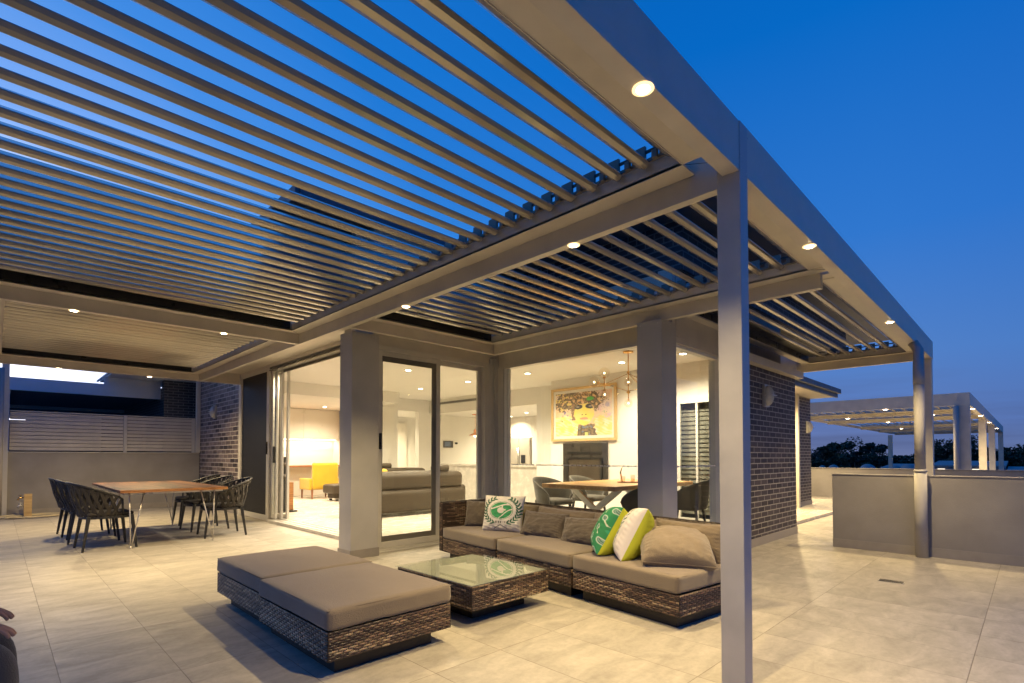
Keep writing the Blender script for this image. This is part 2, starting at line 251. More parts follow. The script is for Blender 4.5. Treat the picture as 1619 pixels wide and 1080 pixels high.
# ------------------------------------------------------------------ mesh helpers
class MB:
    def __init__(s): s.v = []; s.f = []; s.c = None
    def add(s, vs, fs):
        k = len(s.v); s.v += [tuple(v) for v in vs]; s.f += [tuple(i+k for i in f) for f in fs]; return s
    def box(s, x0, x1, y0, y1, z0, z1):
        return s.add([(x0, y0, z0), (x1, y0, z0), (x1, y1, z0), (x0, y1, z0), (x0, y0, z1), (x1, y0, z1), (x1, y1, z1), (x0, y1, z1)],
                     [(0, 3, 2, 1), (4, 5, 6, 7), (0, 1, 5, 4), (1, 2, 6, 5), (2, 3, 7, 6), (3, 0, 4, 7)])
    def bar(s, a, b, w, h, up=(0, 0, 1), w2=None, h2=None):
        a = Vector(a); b = Vector(b); d = (b-a).normalized(); u = Vector(up); r = d.cross(u)
        if r.length < 1e-4: r = d.cross(Vector((1, 0, 0)))
        r.normalize(); u = r.cross(d); vs = []
        for p, ww, hh in ((a, w, h), (b, w2 or w, h2 or h)):
            for i, j in ((-1, -1), (1, -1), (1, 1), (-1, 1)): vs.append(p+r*(i*ww/2)+u*(j*hh/2))
        return s.add(vs, [(3, 2, 1, 0), (4, 5, 6, 7), (0, 1, 5, 4), (1, 2, 6, 5), (2, 3, 7, 6), (3, 0, 4, 7)])
    def prism(s, poly, a, b):
        """poly = list of points (Vector) offset from a; extruded to b"""
        a = Vector(a); b = Vector(b); n = len(poly)
        vs = [a+Vector(p) for p in poly]+[b+Vector(p) for p in poly]
        return s.add(vs, [tuple(range(n-1, -1, -1)), tuple(range(n, 2*n))]+[(i, (i+1) % n, n+(i+1) % n, n+i) for i in range(n)])
    def tube(s, pts, r, n=8, rs=None, flat=1.0):
        pts = [Vector(p) for p in pts]; k = len(pts); base = len(s.v); vs = []; prev = None
        for i, p in enumerate(pts):
            d = (pts[min(i+1, k-1)]-pts[max(i-1, 0)]).normalized()
            if prev is None:
                u = d.cross(Vector((0, 0, 1)));
                if u.length < 1e-3: u = d.cross(Vector((1, 0, 0)))
            else: u = prev-d*prev.dot(d)
            u.normalize(); prev = u; w = d.cross(u); rr = rs[i] if rs else r
            for j in range(n):
                t = 2*math.pi*j/n; vs.append(p+u*(math.cos(t)*rr)+w*(math.sin(t)*rr*flat))
        fs = [(i*n+j, i*n+(j+1) % n, (i+1)*n+(j+1) % n, (i+1)*n+j) for i in range(k-1) for j in range(n)]
        fs += [tuple(range(n-1, -1, -1)), tuple((k-1)*n+j for j in range(n))]
        return s.add(vs, fs)
    def lathe(s, prof, c, n=24, axis='z'):
        vs = []; k = len(prof)
        for r, h in prof:
            for j in range(n):
                t = 2*math.pi*j/n; x, y = r*math.cos(t), r*math.sin(t)
                vs.append({'z': (c[0]+x, c[1]+y, c[2]+h), 'x': (c[0]+h, c[1]+x, c[2]+y), 'y': (c[0]+x, c[1]+h, c[2]-y)}[axis])
        fs = [(i*n+j, i*n+(j+1) % n, (i+1)*n+(j+1) % n, (i+1)*n+j) for i in range(k-1) for j in range(n)]
        fs += [tuple(range(n-1, -1, -1)), tuple((k-1)*n+j for j in range(n))]
        return s.add(vs, fs)
    def ball(s, c, r, n=12, sz=1.0):
        prof = [(max(1e-4, r*math.sin(math.pi*i/n)), -r*sz*math.cos(math.pi*i/n)) for i in range(n+1)]
        return s.lathe(prof, c, n+4)
    def soft(s, x0, x1, y0, y1, z0, z1, r=.03, crown=.0, n=12, wr=.0, seed=0, M4=None):
        """rounded soft box, crowned on top, lightly wrinkled"""
        cx, cyy, cz = (x0+x1)/2, (y0+y1)/2, (z0+z1)/2; hx, hy, hz = (x1-x0)/2, (y1-y0)/2, (z1-z0)/2
        r = min(r, hx, hy, hz)
        def warp(t, m=n): return math.sin((t*2-1)*math.pi/2)*.55+(t*2-1)*.45
        vs = []; fs = []; idx = {}
        def vert(a, b, c_):
            key = (round(a, 5), round(b, 5), round(c_, 5))
            if key in idx: return idx[key]
            p = Vector((a*hx, b*hy, c_*hz)); q = Vector((max(-hx+r, min(hx-r, p.x)), max(-hy+r, min(hy-r, p.y)), max(-hz+r, min(hz-r, p.z))))
            d = p-q; p2 = q+(d.normalized()*r if d.length > 1e-9 else d)
            if crown: p2.z += crown*max(0, 1-a*a)*max(0, 1-b*b)*(1 if c_ > 0 else -.0)*(c_)
            if wr:
                nn = noise.noise(Vector((p2.x*4+seed, p2.y*4, p2.z*4)))+.5*noise.noise(Vector((p2.x*11+seed, p2.y*11, p2.z*9)))
                p2 += (p2.normalized())*nn*wr
            p2 += Vector((cx, cyy, cz))
            if M4: p2 = M4 @ p2
            idx[key] = len(vs); vs.append(p2); return idx[key]
        L = [warp(i/n) for i in range(n+1)]
        for ax in range(3):
            for sg in (-1, 1):
                for i in range(n):
                    for j in range(n):
                        q = []
                        for (u, v) in ((L[i], L[j]), (L[i+1], L[j]), (L[i+1], L[j+1]), (L[i], L[j+1])):
                            co = [0, 0, 0]; co[ax] = sg; co[(ax+1) % 3] = u; co[(ax+2) % 3] = v; q.append(vert(*co))
                        if sg < 0: q.reverse()
                        fs.append(tuple(q))
        return s.add(vs, fs)
    def build(s, name, mat, parent=None, smooth=False, bevel=0, mats=None, fm=None, cols=None):
        off = Vector((0, 0, 0)); p = parent
        while p: off += Vector(p.location); p = p.parent
        me = bpy.data.meshes.new(name); me.from_pydata([tuple(Vector(v)-off) for v in s.v], [], s.f); me.update()
        uvl = me.uv_layers.new(name='UVMap').data; co = me.vertices
        for pl in me.polygons:
            nrm = pl.normal; ax = max(range(3), key=lambda i: abs(nrm[i]))
            for li in pl.loop_indices:
                c = co[me.loops[li].vertex_index].co+off
                uvl[li].uv = (c.y, c.z) if ax == 0 else ((c.x, c.z) if ax == 1 else (c.x, c.y))
        if smooth: me.polygons.foreach_set('use_smooth', [True]*len(me.polygons))
        if cols:
            ca = me.color_attributes.new('Col', 'FLOAT_COLOR', 'POINT')
            ca.data.foreach_set('color', [x for c in cols for x in (c[0], c[1], c[2], 1.0)])
        for mm in (mats or [mat]): me.materials.append(mm)
        if fm: me.polygons.foreach_set('material_index', fm)
        o = bpy.data.objects.new(name, me); COL.objects.link(o); o.parent = parent
        if bevel:
            b = o.modifiers.new('bevel', 'BEVEL'); b.width = bevel; b.segments = 2; b.limit_method = 'ANGLE'; b.angle_limit = R(40)
        return o
def B(*a): return MB().box(*a)
def tag(o, label=None, cat=None, group=None, kind=None):
    for k, v in (('label', label), ('category', cat), ('group', group), ('kind', kind)):
        if v: o[k] = v
    return o
def empty(name, loc, label=None, cat=None, group=None, rz=0):
    o = bpy.data.objects.new(name, None); COL.objects.link(o); o.location = loc; o.rotation_euler = (0, 0, rz); o.empty_display_size = .1
    return tag(o, label, cat, group)
def copy_tree(o, parent=None):
    c = o.copy(); COL.objects.link(c); c.parent = parent
    for ch in list(o.children): copy_tree(ch, c)
    return c
def spot(loc, power, ang=120, col=WARM, size=.035, blend=.8, parent=None, d=(0, 0, -1)):
    l = bpy.data.lights.new('downlight_beam', 'SPOT'); l.energy = power; l.spot_size = R(ang); l.spot_blend = blend; l.color = col; l.shadow_soft_size = size
    o = bpy.data.objects.new('downlight_beam', l); COL.objects.link(o)
    off = Vector((0, 0, 0)); p = parent
    while p: off += Vector(p.location); p = p.parent
    o.location = Vector(loc)-off; o.rotation_euler = Vector(d).to_track_quat('-Z', 'Y').to_euler(); o.parent = parent; return o
def downlight(x, y, z, parent, power, mat='lamp', r=.030, ang=112, name='downlight', col=WARM):
    ring = MB().lathe([(r*1.0, 0), (r*1.55, 0), (r*1.6, -.004), (r*1.05, -.005)], (x, y, z), 20).build(name, M['plastic'] if mat == 'lampi' else M['halo'], parent, True)
    MB().lathe([(.001, -.0055), (r, -.0055), (r, -.0075), (.001, -.0075)], (x, y, z), 20).build('lamp_lens', M[mat], ring)
    if power: spot((x, y, z-.02), power, ang, col, r, .9, parent)
    return ring
# ================================================================== THE SETTING
fl = B(-7, 19.2, -9, 15.8, -.30, 0).build('terrace_floor', M['floor']); tag(fl, kind='structure')
gd = MB().add([(-900, -900, -13), (1500, -900, -13), (1500, 900, -13), (-900, 900, -13)], [(0, 1, 2, 3)]).build('ground', M['ground']); tag(gd, kind='structure')
pod = B(-7, 19.2, -9, 34, -13, -.31).build('building_podium', M['slab']); tag(pod, 'grey concrete building body carrying the roof terrace', 'building')
nf = B(-7, 9, 15.81, 34, -.30, 0).build('neighbour_terrace_floor', M['slab']); tag(nf, kind='structure')
drain = empty('floor_drain', (6.62, 1.05, .001), 'small dark rectangular drain grate set in the terrace tiles', 'drain')
B(6.57, 6.68, .95, 1.17, .001, .004).build('drain_frame', M['steel'], drain)
mb = MB()
for i in range(7): mb.box(6.58+i*.0145, 6.588+i*.0145, .96, 1.16, .0045, .008)
B(6.577, 6.673, .957, 1.163, .0042, .0052).build('drain_pit', M['black'], drain)
mb.build('drain_grate', M['dark_alu'], drain)

# ------------------------------------------------------------------ house
H = empty('house', (6, 8, 0), 'brick and white plaster penthouse wrapped in sliding glass doors, lit from within', 'house')
hp = lambda mb, name, mat, par=H, **k: mb.build(name, M[mat], par, **k)
# W1 : brick + mesh screen + open door, X = 3.9
X1 = 3.9
hp(B(X1, X1+.25, 12.62, 15.79, 0, 3.4), 'brick_wall', 'brick2')
hp(B(X1-.012, X1+.01, 12.62, 15.79, 0, .11), 'skirting', 'skirt')
hp(B(X1-.03, X1+.25, 7.2, 12.6, 3.09, 4.43), 'door_lintel', 'alu')
hp(B(X1+.02, X1+.24, 12.6, 15.8, 3.4, 4.43), 'upper_wall', 'render')
hp(B(X1-.03, X1+.06, 12.45, 12.60, 0, 3.09), 'wall_post', 'alu2')
sm = hp(B(X1, X1+.03, 10.93, 12.42, .12, 3.03), 'security_mesh_panel', 'mesh')
mb = MB().box(X1-.02, X1+.05, 10.83, 10.93, .02, 3.09).box(X1-.02, X1+.05, 12.42, 12.449, .02, 3.09).box(X1-.02, X1+.05, 10.93, 12.42, .02, .12).box(X1-.02, X1+.05, 10.93, 12.42, 3.03, 3.09)
mb.build('panel_frame', M['alu2'], sm)
B(X1-.05, X1-.021, 10.86, 10.89, 1.35, 1.6).build('handle', M['black'], sm)
# stacked sliding panels
sd = hp(MB().box(X1-.06, X1+.24, 7.1, 10.8, .0, .055).box(X1-.03, X1+.24, 10.76, 10.829, .055, 3.088).box(X1+.0, X1+.03, 7.1, 10.25, .055, .063).box(X1+.12, X1+.15, 7.1, 10.25, .055, .063), 'sliding_door', 'alu2', bevel=.003)
for k in range(3):
    x = X1+.03+k*.075; y0 = 10.30+.10*(2-k)
    fr = MB().box(x-.02, x+.02, y0, y0+.08, .077, 3.07).box(x-.02, x+.02, 10.67, 10.75, .077, 3.07).box(x-.02, x+.02, y0+.08, 10.67, .077, .17).box(x-.02, x+.02, y0+.08, 10.67, 2.98, 3.07).build('door_panel', M['alu2'], sd, bevel=.002)
B(X1+.005, X1+.012, 10.46, 10.66, .17, 2.98).build('glass_pane', M['glass'], sd)
MB().box(X1-.03, X1-.0, 10.52, 10.56, 1.18, 1.5).build('handle', M['black'], sd)
hp(MB().box(X1-.03, X1+.24, 7.1, 10.8, 3.01, 3.04).box(X1+.1, X1+.12, 7.1, 10.4, 2.96, 3.01), 'door_head_track', 'dark_alu')
# pillar 1
p1 = hp(B(3.20, 3.59, 6.10, 6.42, 0, 2.912), 'pillar', 'pillar', bevel=.006)
hp(B(3.42, 3.60, 6.43, 6.55, 0, 4.43), 'wall_return', 'alu2')
hp(MB().box(3.19, 3.20, 6.09, 6.43, 0, .11).box(3.20, 3.60, 6.088, 6.098, 0, .11), 'pillar_skirting', 'skirt')
hp(B(3.60, 3.86, 6.56, 7.09, 0, 4.43), 'wall_corner', 'pillar')
# W2 slider at Y = 6.3
Y2 = 6.30; HZ = 2.83
hp(B(3.60, 6.4, Y2-.03, Y2+.2, HZ, 4.43), 'slider_lintel', 'alu')
sl = hp(MB().box(3.61, 5.72, Y2-.06, Y2+.14, 0, .05).box(3.61, 3.66, Y2-.05, Y2+.14, .05, HZ-.002).box(5.60, 5.72, Y2-.05, Y2+.14, .05, HZ-.002).box(3.66, 5.60, Y2-.04, Y2+.14, HZ-.07, HZ-.002)
        .box(3.61, 5.72, Y2-.10, Y2-.06, 0, .02), 'sliding_door', 'alu2', bevel=.003)
def panel(x0, x1, y, par, m='alu2', w=.07, z0=.055, z1=HZ-.075, inner=None, name='door_panel'):
    f = MB().box(x0, x0+w, y-.02, y+.02, z0, z1).box(x1-w, x1, y-.02, y+.02, z0, z1).box(x0+w, x1-w, y-.02, y+.02, z0, z0+w*1.2).box(x0+w, x1-w, y-.02, y+.02, z1-w, z1).build(name, M[m], par, bevel=.002)
    return f
panel(3.665, 4.72, Y2-.02, sl, z0=.052); panel(4.66, 5.598, Y2+.05, sl)
f = MB(); a, b, zz0, zz1 = 3.737, 4.649, .14, HZ-.146
f.box(a, a+.012, Y2-.03, Y2-.012, zz0, zz1).box(b-.07, b, Y2-.03, Y2-.012, zz0, zz1).box(a+.012, b-.07, Y2-.03, Y2-.012, zz0, zz0+.075).box(a+.012, b-.07, Y2-.03, Y2-.012, zz1-.075, zz1)
f.build('insect_screen_frame', M['dark_alu'], sl)
B(3.737, 4.649, Y2-.011, Y2-.006, .14, HZ-.146).build('glass_pane', M['glass'], sl); B(4.73, 5.528, Y2+.047, Y2+.053, .14, HZ-.146).build('glass_pane', M['glass'], sl)
MB().box(3.685, 3.715, Y2-.075, Y2-.041, 1.40, 1.62).build('handle', M['black'], sl, bevel=.006)
hp(MB().box(5.72, 5.80, Y2-.06, Y2+.14, 0, 2.90).box(5.80, 5.95, Y2-.09, Y2+.13, 0, 2.91), 'corner_post', 'alu2', bevel=.004)
# W3 window at X = 5.9
X3 = 5.90; HZ3 = 2.77
hp(B(X3-.02, X3+.2, 3.05, 6.20, HZ3, 3.6), 'window_lintel', 'alu')
w3 = hp(MB().box(X3-.04, X3+.10, 3.16, 6.2, 0, .07).box(X3-.04, X3+.10, 6.08, 6.209, .07, HZ3).box(X3-.03, X3+.08, 3.16, 6.08, HZ3-.035, HZ3-.002), 'window', 'alu2', bevel=.003)
MB().box(X3-.02, X3+.05, 6.02, 6.078, .07, HZ3-.04).box(X3+.0, X3+.02, 5.97, 6.018, .07, HZ3-.04).build('window_jamb', M['plastic'], w3)
B(X3+.012, X3+.018, 3.16, 6.02, .07, HZ3-.036).build('glass_pane', M['glass'], w3)
hp(B(5.45, 5.80, 3.01, 3.34, 0, 2.905), 'pillar', 'pillar', bevel=.006)
# W4 : window then brick, Y = 3.15 / 2.85
hp(B(5.80, 7.45, 3.06, 3.25, 2.70, 3.6), 'window_lintel', 'alu')
w4 = hp(MB().box(5.81, 7.4, 3.10, 3.20, 0, .07).box(7.18, 7.40, 3.08, 3.24, .07, 2.69).box(5.94, 7.18, 3.10, 3.20, 2.66, 2.698), 'window', 'plastic', bevel=.003)
B(5.93, 7.18, 3.147, 3.153, .07, 2.66).build('glass_pane', M['glass'], w4)
hp(B(7.35, 9.68, 2.85, 3.07, 0, 2.74), 'brick_wall', 'brick')
hp(MB().box(9.44, 9.68, 3.07, 4.05, 0, 2.74).box(9.44, 9.68, 4.90, 5.3, 0, 2.74).box(9.44, 9.68, 4.05, 4.90, 2.5, 2.74), 'brick_wall', 'brick')
hp(MB().box(7.35, 9.69, 2.838, 2.849, 0, .12).box(9.681, 9.692, 2.85, 4.4, 0, .12), 'skirting', 'skirt')
hp(B(7.2, 9.70, 2.72, 2.835, 2.62, 2.73), 'wall_flashing', 'alu')
hp(B(7.45, 9.68, 3.075, 3.25, 2.741, 3.6), 'wall_band', 'render')
# rear volume of the house that runs away beyond the brick corner
hp(B(10.05, 10.25, 3.2, 4.35, 0, 3.2), 'rear_wall', 'render')
hp(B(10.25, 15.9, 4.30, 4.55, 0, 2.895), 'rear_brick_wall', 'brick')
hp(B(15.64, 15.9, 4.55, 9, 0, 2.895), 'rear_brick_wall', 'brick')
hp(MB().box(10.25, 15.91, 4.288, 4.299, 0, .12).box(15.901, 15.912, 4.3, 9, 0, .12), 'skirting', 'skirt')
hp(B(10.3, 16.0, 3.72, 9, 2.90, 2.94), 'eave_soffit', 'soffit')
for x, k_ in ((11.2, 1.8), (13.2, 3.2)): downlight(x, 3.98, 2.899, H, P_EXT*k_, r=.045, ang=165)
downlight(17.2, 5.3, 2.959, H, P_EXT*3.0, r=.045, ang=165)  # added unseen lamp, warms the far parapet
downlight(17.6, 5.6, 2.999, H, P_EXT*.9, r=.045) if 0 else None
hp(MB().box(10.3, 16.0, 3.66, 3.719, 2.88, 3.02).box(10.3, 16.0, 3.58, 3.66, 2.98, 3.10), 'eave_gutter', 'roofsheet', bevel=.006)
hp(MB().add([(10.3, 3.66, 3.08), (16.0, 3.66, 3.08), (16.0, 9, 3.5), (10.3, 9, 3.5)], [(0, 1, 2, 3)]), 'rear_roof', 'roofsheet')
hp(B(15.93, 17.5, 5.0, 9, 2.96, 3.0), 'eave_soffit', 'soffit')
hp(B(14.45, 14.56, 4.19, 4.286, 0, 2.89), 'downpipe', 'soffit')
# upper walls + roofs
hp(B(X3+.05, 13.9, 3.0, 6.16, 3.61, 4.25), 'upper_brick_wall', 'brickdark')
hp(B(5.25, 16.0, 2.2, 6.165, 4.25, 4.36), 'flat_roof', 'roofdk')  # slab and wall run out past the house to darken louvre gaps
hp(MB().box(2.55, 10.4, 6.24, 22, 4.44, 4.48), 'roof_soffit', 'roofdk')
hp(MB().box(2.50, 2.56, 6.2, 22, 4.42, 4.59).box(2.56, 10.4, 6.17, 6.235, 4.42, 4.59), 'roof_fascia', 'roofsheet', bevel=.01)
mb = MB()
for i in range(8): mb.box(2.40, 2.49, 6.6+i*1.5, 6.68+i*1.5, 4.40, 4.52)
hp(mb, 'gutter_bracket', 'roofdk')
# interior shell
hp(MB().box(X1+.241, 13.6, 6.441, 17.0, .001, .06).box(X3+.101, 13.6, 3.201, 6.44, .001, .06), 'interior_floor', 'ifloor')
hp(MB().box(X1+.25, 10.2, 6.5, 16.6, 3.10, 3.2).box(X3+.2, 10.2, 3.25, 6.5, 3.10, 3.2), 'ceiling', 'ceil')
hp(B(X1+.25, 8.0, 16.5, 16.7, .06, 3.1), 'living_wall', 'white')
hp(B(8.0, 8.2, 13.7, 16.5, .06, 3.1), 'living_wall', 'white')
hp(MB().box(8.2, 8.72, 13.7, 13.9, .06, 3.1).box(8.72, 9.5, 13.7, 13.9, 2.72, 3.1).box(9.5, 13.6, 13.7, 13.9, .06, 3.1), 'hall_wall', 'white')
hp(MB().box(8.2, 11.4, 16.0, 16.2, .06, 2.72).box(11.4, 11.5, 13.9, 16.2, .06, 2.72), 'hall_end_wall', 'white')
hp(B(8.2, 11.4, 13.9, 16.0, 2.72, 2.8), 'hall_ceiling', 'ceil')
dr = hp(B(8.95, 9.75, 15.93, 15.99, .06, 2.45), 'hall_door', 'cab', bevel=.004)
for z in (.5, 1.9): B(8.93, 8.95, 15.90, 15.93, z, z+.1).build('hinge', M['steel'], dr)
d2 = hp(B(9.80, 10.5, 15.90, 15.96, .06, 2.5), 'tall_cupboard', 'cab', bevel=.004)
for x in (9.86, 10.0): B(x, x+.02, 15.86, 15.90, .8, 1.55).build('handle', M['steel'], d2)
hp(B(9.9, 10.15, 8.1, 13.69, 2.66, 3.1), 'kitchen_bulkhead', 'white')
hp(B(9.9, 10.15, 8.1, 9.03, .06, 2.66), 'kitchen_wall', 'white')
hp(B(10.15, 13.6, 8.1, 13.69, 2.66, 2.74), 'kitchen_ceiling', 'ceil')
hp(B(13.4, 13.6, 8.1, 13.69, .06, 2.66), 'kitchen_back_wall', 'white')
hp(B(10.15, 13.6, 7.9, 8.1, .06, 2.7), 'kitchen_end_wall', 'white')
hp(B(9.4, 9.9, 5.3, 8.1, .06, 3.1), 'fireplace_wall', 'white')
gw = 9.38
hp(MB().box(gw, gw+.05, 4.86, 5.3, .06, 3.1).box(gw, gw+.05, 3.25, 4.86, 2.44, 3.1).box(gw, gw+.05, 3.25, 4.07, .06, 2.44), 'dining_wall', 'white')
rd = hp(MB().box(gw-.03, gw+.02, 4.79, 4.86, .06, 2.44).box(gw-.03, gw+.02, 4.07, 4.13, .06, 2.44).box(gw-.03, gw+.02, 4.13, 4.79, 2.32, 2.44).box(gw-.03, gw+.02, 4.13, 4.79, .06, .14).box(gw-.02, gw+.01, 4.44, 4.48, .14, 2.32), 'rear_glass_door', 'plastic')
B(gw-.012, gw-.006, 4.13, 4.79, .14, 2.32).build('glass_pane', M['glass'], rd)
mb = MB()
for i in range(26): mb.bar((gw+.12, 4.06, .25+i*.085), (gw+.12, 4.89, .25+i*.085), .092, .004, up=(-.96, 0, .28))
bl = mb.build('blind_slats', M['render'], rd)
# vent + cabinets + fireplace
vt = hp(B(9.885, 9.899, 11.3, 13.2, 2.92, 3.02), 'air_grille', 'plastic')
mb = MB()
for i in range(38): mb.box(9.880, 9.886, 11.32+i*.049, 11.35+i*.049, 2.935, 3.005)
mb.build('grille_slots', M['black'], vt)
hp(B(8.85, 9.15, 10.8, 11.1, 3.085, 3.099), 'ceiling_grille', 'roofdk') if 0 else None
hp(B(X1+.25, 8.0, 12.5, 16.5, 2.80, 3.1), 'living_bulkhead', 'white')
for i in range(3):
    c = hp(B(4.5+i*1.16, 5.655+i*1.16, 16.05, 16.495, 1.85, 2.79), 'wall_cabinet', 'cab', bevel=.003)
hp(B(4.5, 7.99, 16.30, 16.34, 1.835, 1.848), 'led_strip', 'strip')
hp(B(4.5, 7.99, 16.25, 16.29, 2.785, 2.798), 'led_strip', 'strip') if 0 else None
hp(B(4.3, 7.99, 15.75, 16.49, .98, 1.03), 'desk_shelf', 'walnut')
hp(B(4.3, 7.99, 16.2, 16.49, .07, .97), 'desk_cupboard', 'cab')
sws = hp(B(8.4, 8.52, 13.685, 13.699, 1.15, 1.24), 'wall_switch', 'plastic')
ic = hp(B(10.45, 10.85, 13.67, 13.699, 1.60, 1.82), 'intercom', 'blackcab', bevel=.004); B(10.5, 10.74, 13.664, 13.669, 1.64, 1.79).build('intercom_screen', M['screen'], ic)
hp(B(10.95, 11.05, 13.68, 13.699, 1.72, 1.78), 'thermostat', 'black')
hp(B(10.2, 10.28, 13.685, 13.699, 1.10, 1.20), 'wall_switch', 'plastic')
fp = hp(B(9.36, 9.399, 6.48, 7.71, .42, 1.61), 'fireplace', 'blackcab', bevel=.004)
MB().box(9.345, 9.359, 6.62, 7.57, 1.36, 1.41).box(9.345, 9.359, 6.62, 7.57, .56, .62).build('fireplace_vent', M['black'], fp)
MB().box(9.335, 9.359, 6.60, 6.66, .66, 1.28).box(9.335, 9.359, 7.53, 7.59, .66, 1.28).box(9.335, 9.359, 6.66, 7.53, .66, .70).box(9.335, 9.359, 6.66, 7.53, 1.24, 1.28).build('firebox_frame', M['black'], fp)
B(9.345, 9.352, 6.66, 7.53, .70, 1.24).build('firebox_glass', M['leather'], fp)
# kitchen units are part of the room
hp(B(10.0, 10.75, 8.6, 13.4, .06, 1.02), 'kitchen_bench', 'stone'); hp(B(9.95, 10.8, 8.55, 13.45, 1.021, 1.07), 'bench_top', 'stone')
hp(MB().box(12.75, 13.39, 11.85, 13.0, 1.99, 2.655).box(12.75, 13.39, 11.3, 11.84, .06, 2.655).box(12.75, 13.39, 13.0, 13.68, .06, 2.655), 'kitchen_cupboard', 'cab', bevel=.003)
hp(B(12.95, 13.0, 11.86, 12.99, 1.978, 1.988), 'led_strip', 'strip')
# interior ceiling lights
for (x, y, z) in ((4.28, 10.48, 3.1), (4.35, 8.60, 3.1), (6.06, 9.14, 3.1), (7.94, 11.39, 3.1), (8.0, 9.52, 3.1), (8.12, 7.67, 3.1), (8.44, 5.5, 3.1), (8.48, 4.28, 3.1), (6.3, 7.5, 3.1), (6.2, 11.7, 3.1)):
    downlight(x, y, z-.002, H, P_INT*.55, 'lampi', .055, 150, 'ceiling_light', WARM2)
for (x, y, z, p) in ((5.3, 13.9, 2.798, .40), (7.1, 13.9, 2.798, .40), (5.2, 15.0, 2.798, .34), (7.0, 15.0, 2.798, .34), (11.6, 11.0, 2.658, .5), (12.3, 12.4, 2.658, .45), (9.3, 14.9, 2.718, .8), (11.6, 9.4, 2.658, .4)):
    downlight(x, y, z, H, P_INT*p, 'lampi', .05, 150, 'ceiling_light', WARM2)
# soft light from the under-cupboard LED strip
def area(loc, sx, sy, p, d, col, par):
    l = bpy.data.lights.new('led_strip_light', 'AREA'); l.shape = 'RECTANGLE'; l.size = sx; l.size_y = sy; l.energy = p; l.color = col
    o = bpy.data.objects.new('led_strip_light', l); COL.objects.link(o); off = Vector(par.location); o.location = Vector(loc)-off; o.rotation_euler = Vector(d).to_track_quat('-Z', 'Y').to_euler(); o.parent = par
area((6.2, 16.32, 1.83), 3.4, .05, 26, (0, 0, -1), WARM2, H)
area((12.97, 12.4, 1.97), 1.1, .05, 12, (-.3, 0, 1), WARM2, H)

# bulkhead wall lights
def wall_light(p, ax, label):
    """p on the wall, ax outward direction"""
    t = empty('wall_light', p, label, 'wall light', 'bunker lights on the brick walls'); ax = Vector(ax)
    s = Vector((0, 0, 1)).cross(ax); P = Vector(p)
    def half(r, dep, z0, seg=18):
        vs = []; fs = []; n = 9
        for i in range(seg+1):
            a = -math.pi/2+math.pi*i/seg
            for j in range(n+1):
                b = math.pi*j/n-math.pi/2
                vs.append(P+s*(r*.62*math.cos(a)*math.sin(b)*1.0)+Vector((0, 0, r*math.sin(a)))+ax*(dep*math.cos(a)*math.cos(b)+z0))
        for i in range(seg):
            for j in range(n): k = i*(n+1)+j; fs.append((k, k+1, k+n+2, k+n+1))
        return MB().add(vs, fs)
    mb = MB(); a = P-s*.10-Vector((0, 0, .165)); mb.add([a, P+s*.10-Vector((0, 0, .165)), P+s*.10+Vector((0, 0, .165)), P-s*.10+Vector((0, 0, .165))]+[q+ax*.035 for q in (a, P+s*.10-Vector((0, 0, .165)), P+s*.10+Vector((0, 0, .165)), P-s*.10+Vector((0, 0, .165)))], [(0, 3, 2, 1), (4, 5, 6, 7), (0, 1, 5, 4), (1, 2, 6, 5), (2, 3, 7, 6), (3, 0, 4, 7)])
    mb.build('back_plate', M['steel'], t)
    half(.155, .10, .036).build('lens', M['opal'], t, True)
    vs = MB()
    vs.box(-1, 1, -1, 1, -1, 1) if 0 else None
    m2 = MB(); k = P+ax*.04; m2.bar(k-s*.10+ax*.0, k+s*.10, .012, .02, up=ax); m2.bar(k-s*.09+ax*.10, k+s*.09+ax*.10, .012, .02, up=ax); m2.build('guard_band', M['steel'], t)
    return t
wall_light((X1-.0, 14.45, 2.42), (-1, 0, 0), 'half-round steel bunker light on the brick wall above the outdoor dining chairs')
wall_light((8.25, 2.85, 2.22), (0, -1, 0), 'half-round bunker light high on the dark brick wall beside the tall white post')
wall_light((15.6, 4.30, 2.1), (0, -1, 0), 'small bunker light on the farthest brick pier in the passage')

# ------------------------------------------------------------------ pergola
PG = empty('pergola', (3.0, 1.2, 0), 'large taupe aluminium louvred pergola with downlights over the lounge and dining areas', 'pergola')
pg = lambda mb, name, par=PG, mat='alu', **k: mb.build(name, M[mat], par, **k)
ZB, ZT, ZG = 2.915, 3.20, 3.05
pg(B(-.2, 2.946, 1.14, 1.235, ZB, ZT), 'outer_beam', bevel=.003)
pg(B(3.058, 11.02, 1.14, 1.235, ZB, ZT+.01), 'outer_beam', bevel=.003)
pg(B(2.947, 3.057, 1.136, 1.27, 0, ZT+.004), 'post', mat='post', bevel=.004)
pg(B(10.87, 11.02, 1.10, 1.135, 0, 2.60) if 0 else B(10.86, 11.0, 1.145, 1.30, 0, ZB-.002), 'post', bevel=.004)
def gutter(x0, x1, y0, y1, lip):
    mb = B(x0, x1, y0, y1, ZG+.005, ZG+.02); t = .004
    if lip == 'y+': mb.box(x0, x1, y1-t, y1, ZG+.0, ZG+.10)
    if lip == 'y-': mb.box(x0, x1, y0, y0+t, ZG+.0, ZG+.10)
    if lip == 'x-': mb.box(x0, x0+t, y0, y1, ZG+.0, ZG+.10)
    if lip == 'x+': mb.box(x1-t, x1, y0, y1, ZG+.0, ZG+.10)
    pg(mb, 'gutter')
gutter(-.1, 2.9, 1.236, 1.455, 'y+'); gutter(3.29, 5.39, 1.236, 1.455, 'y+'); gutter(5.79, 10.78, 1.236, 1.455, 'y+')
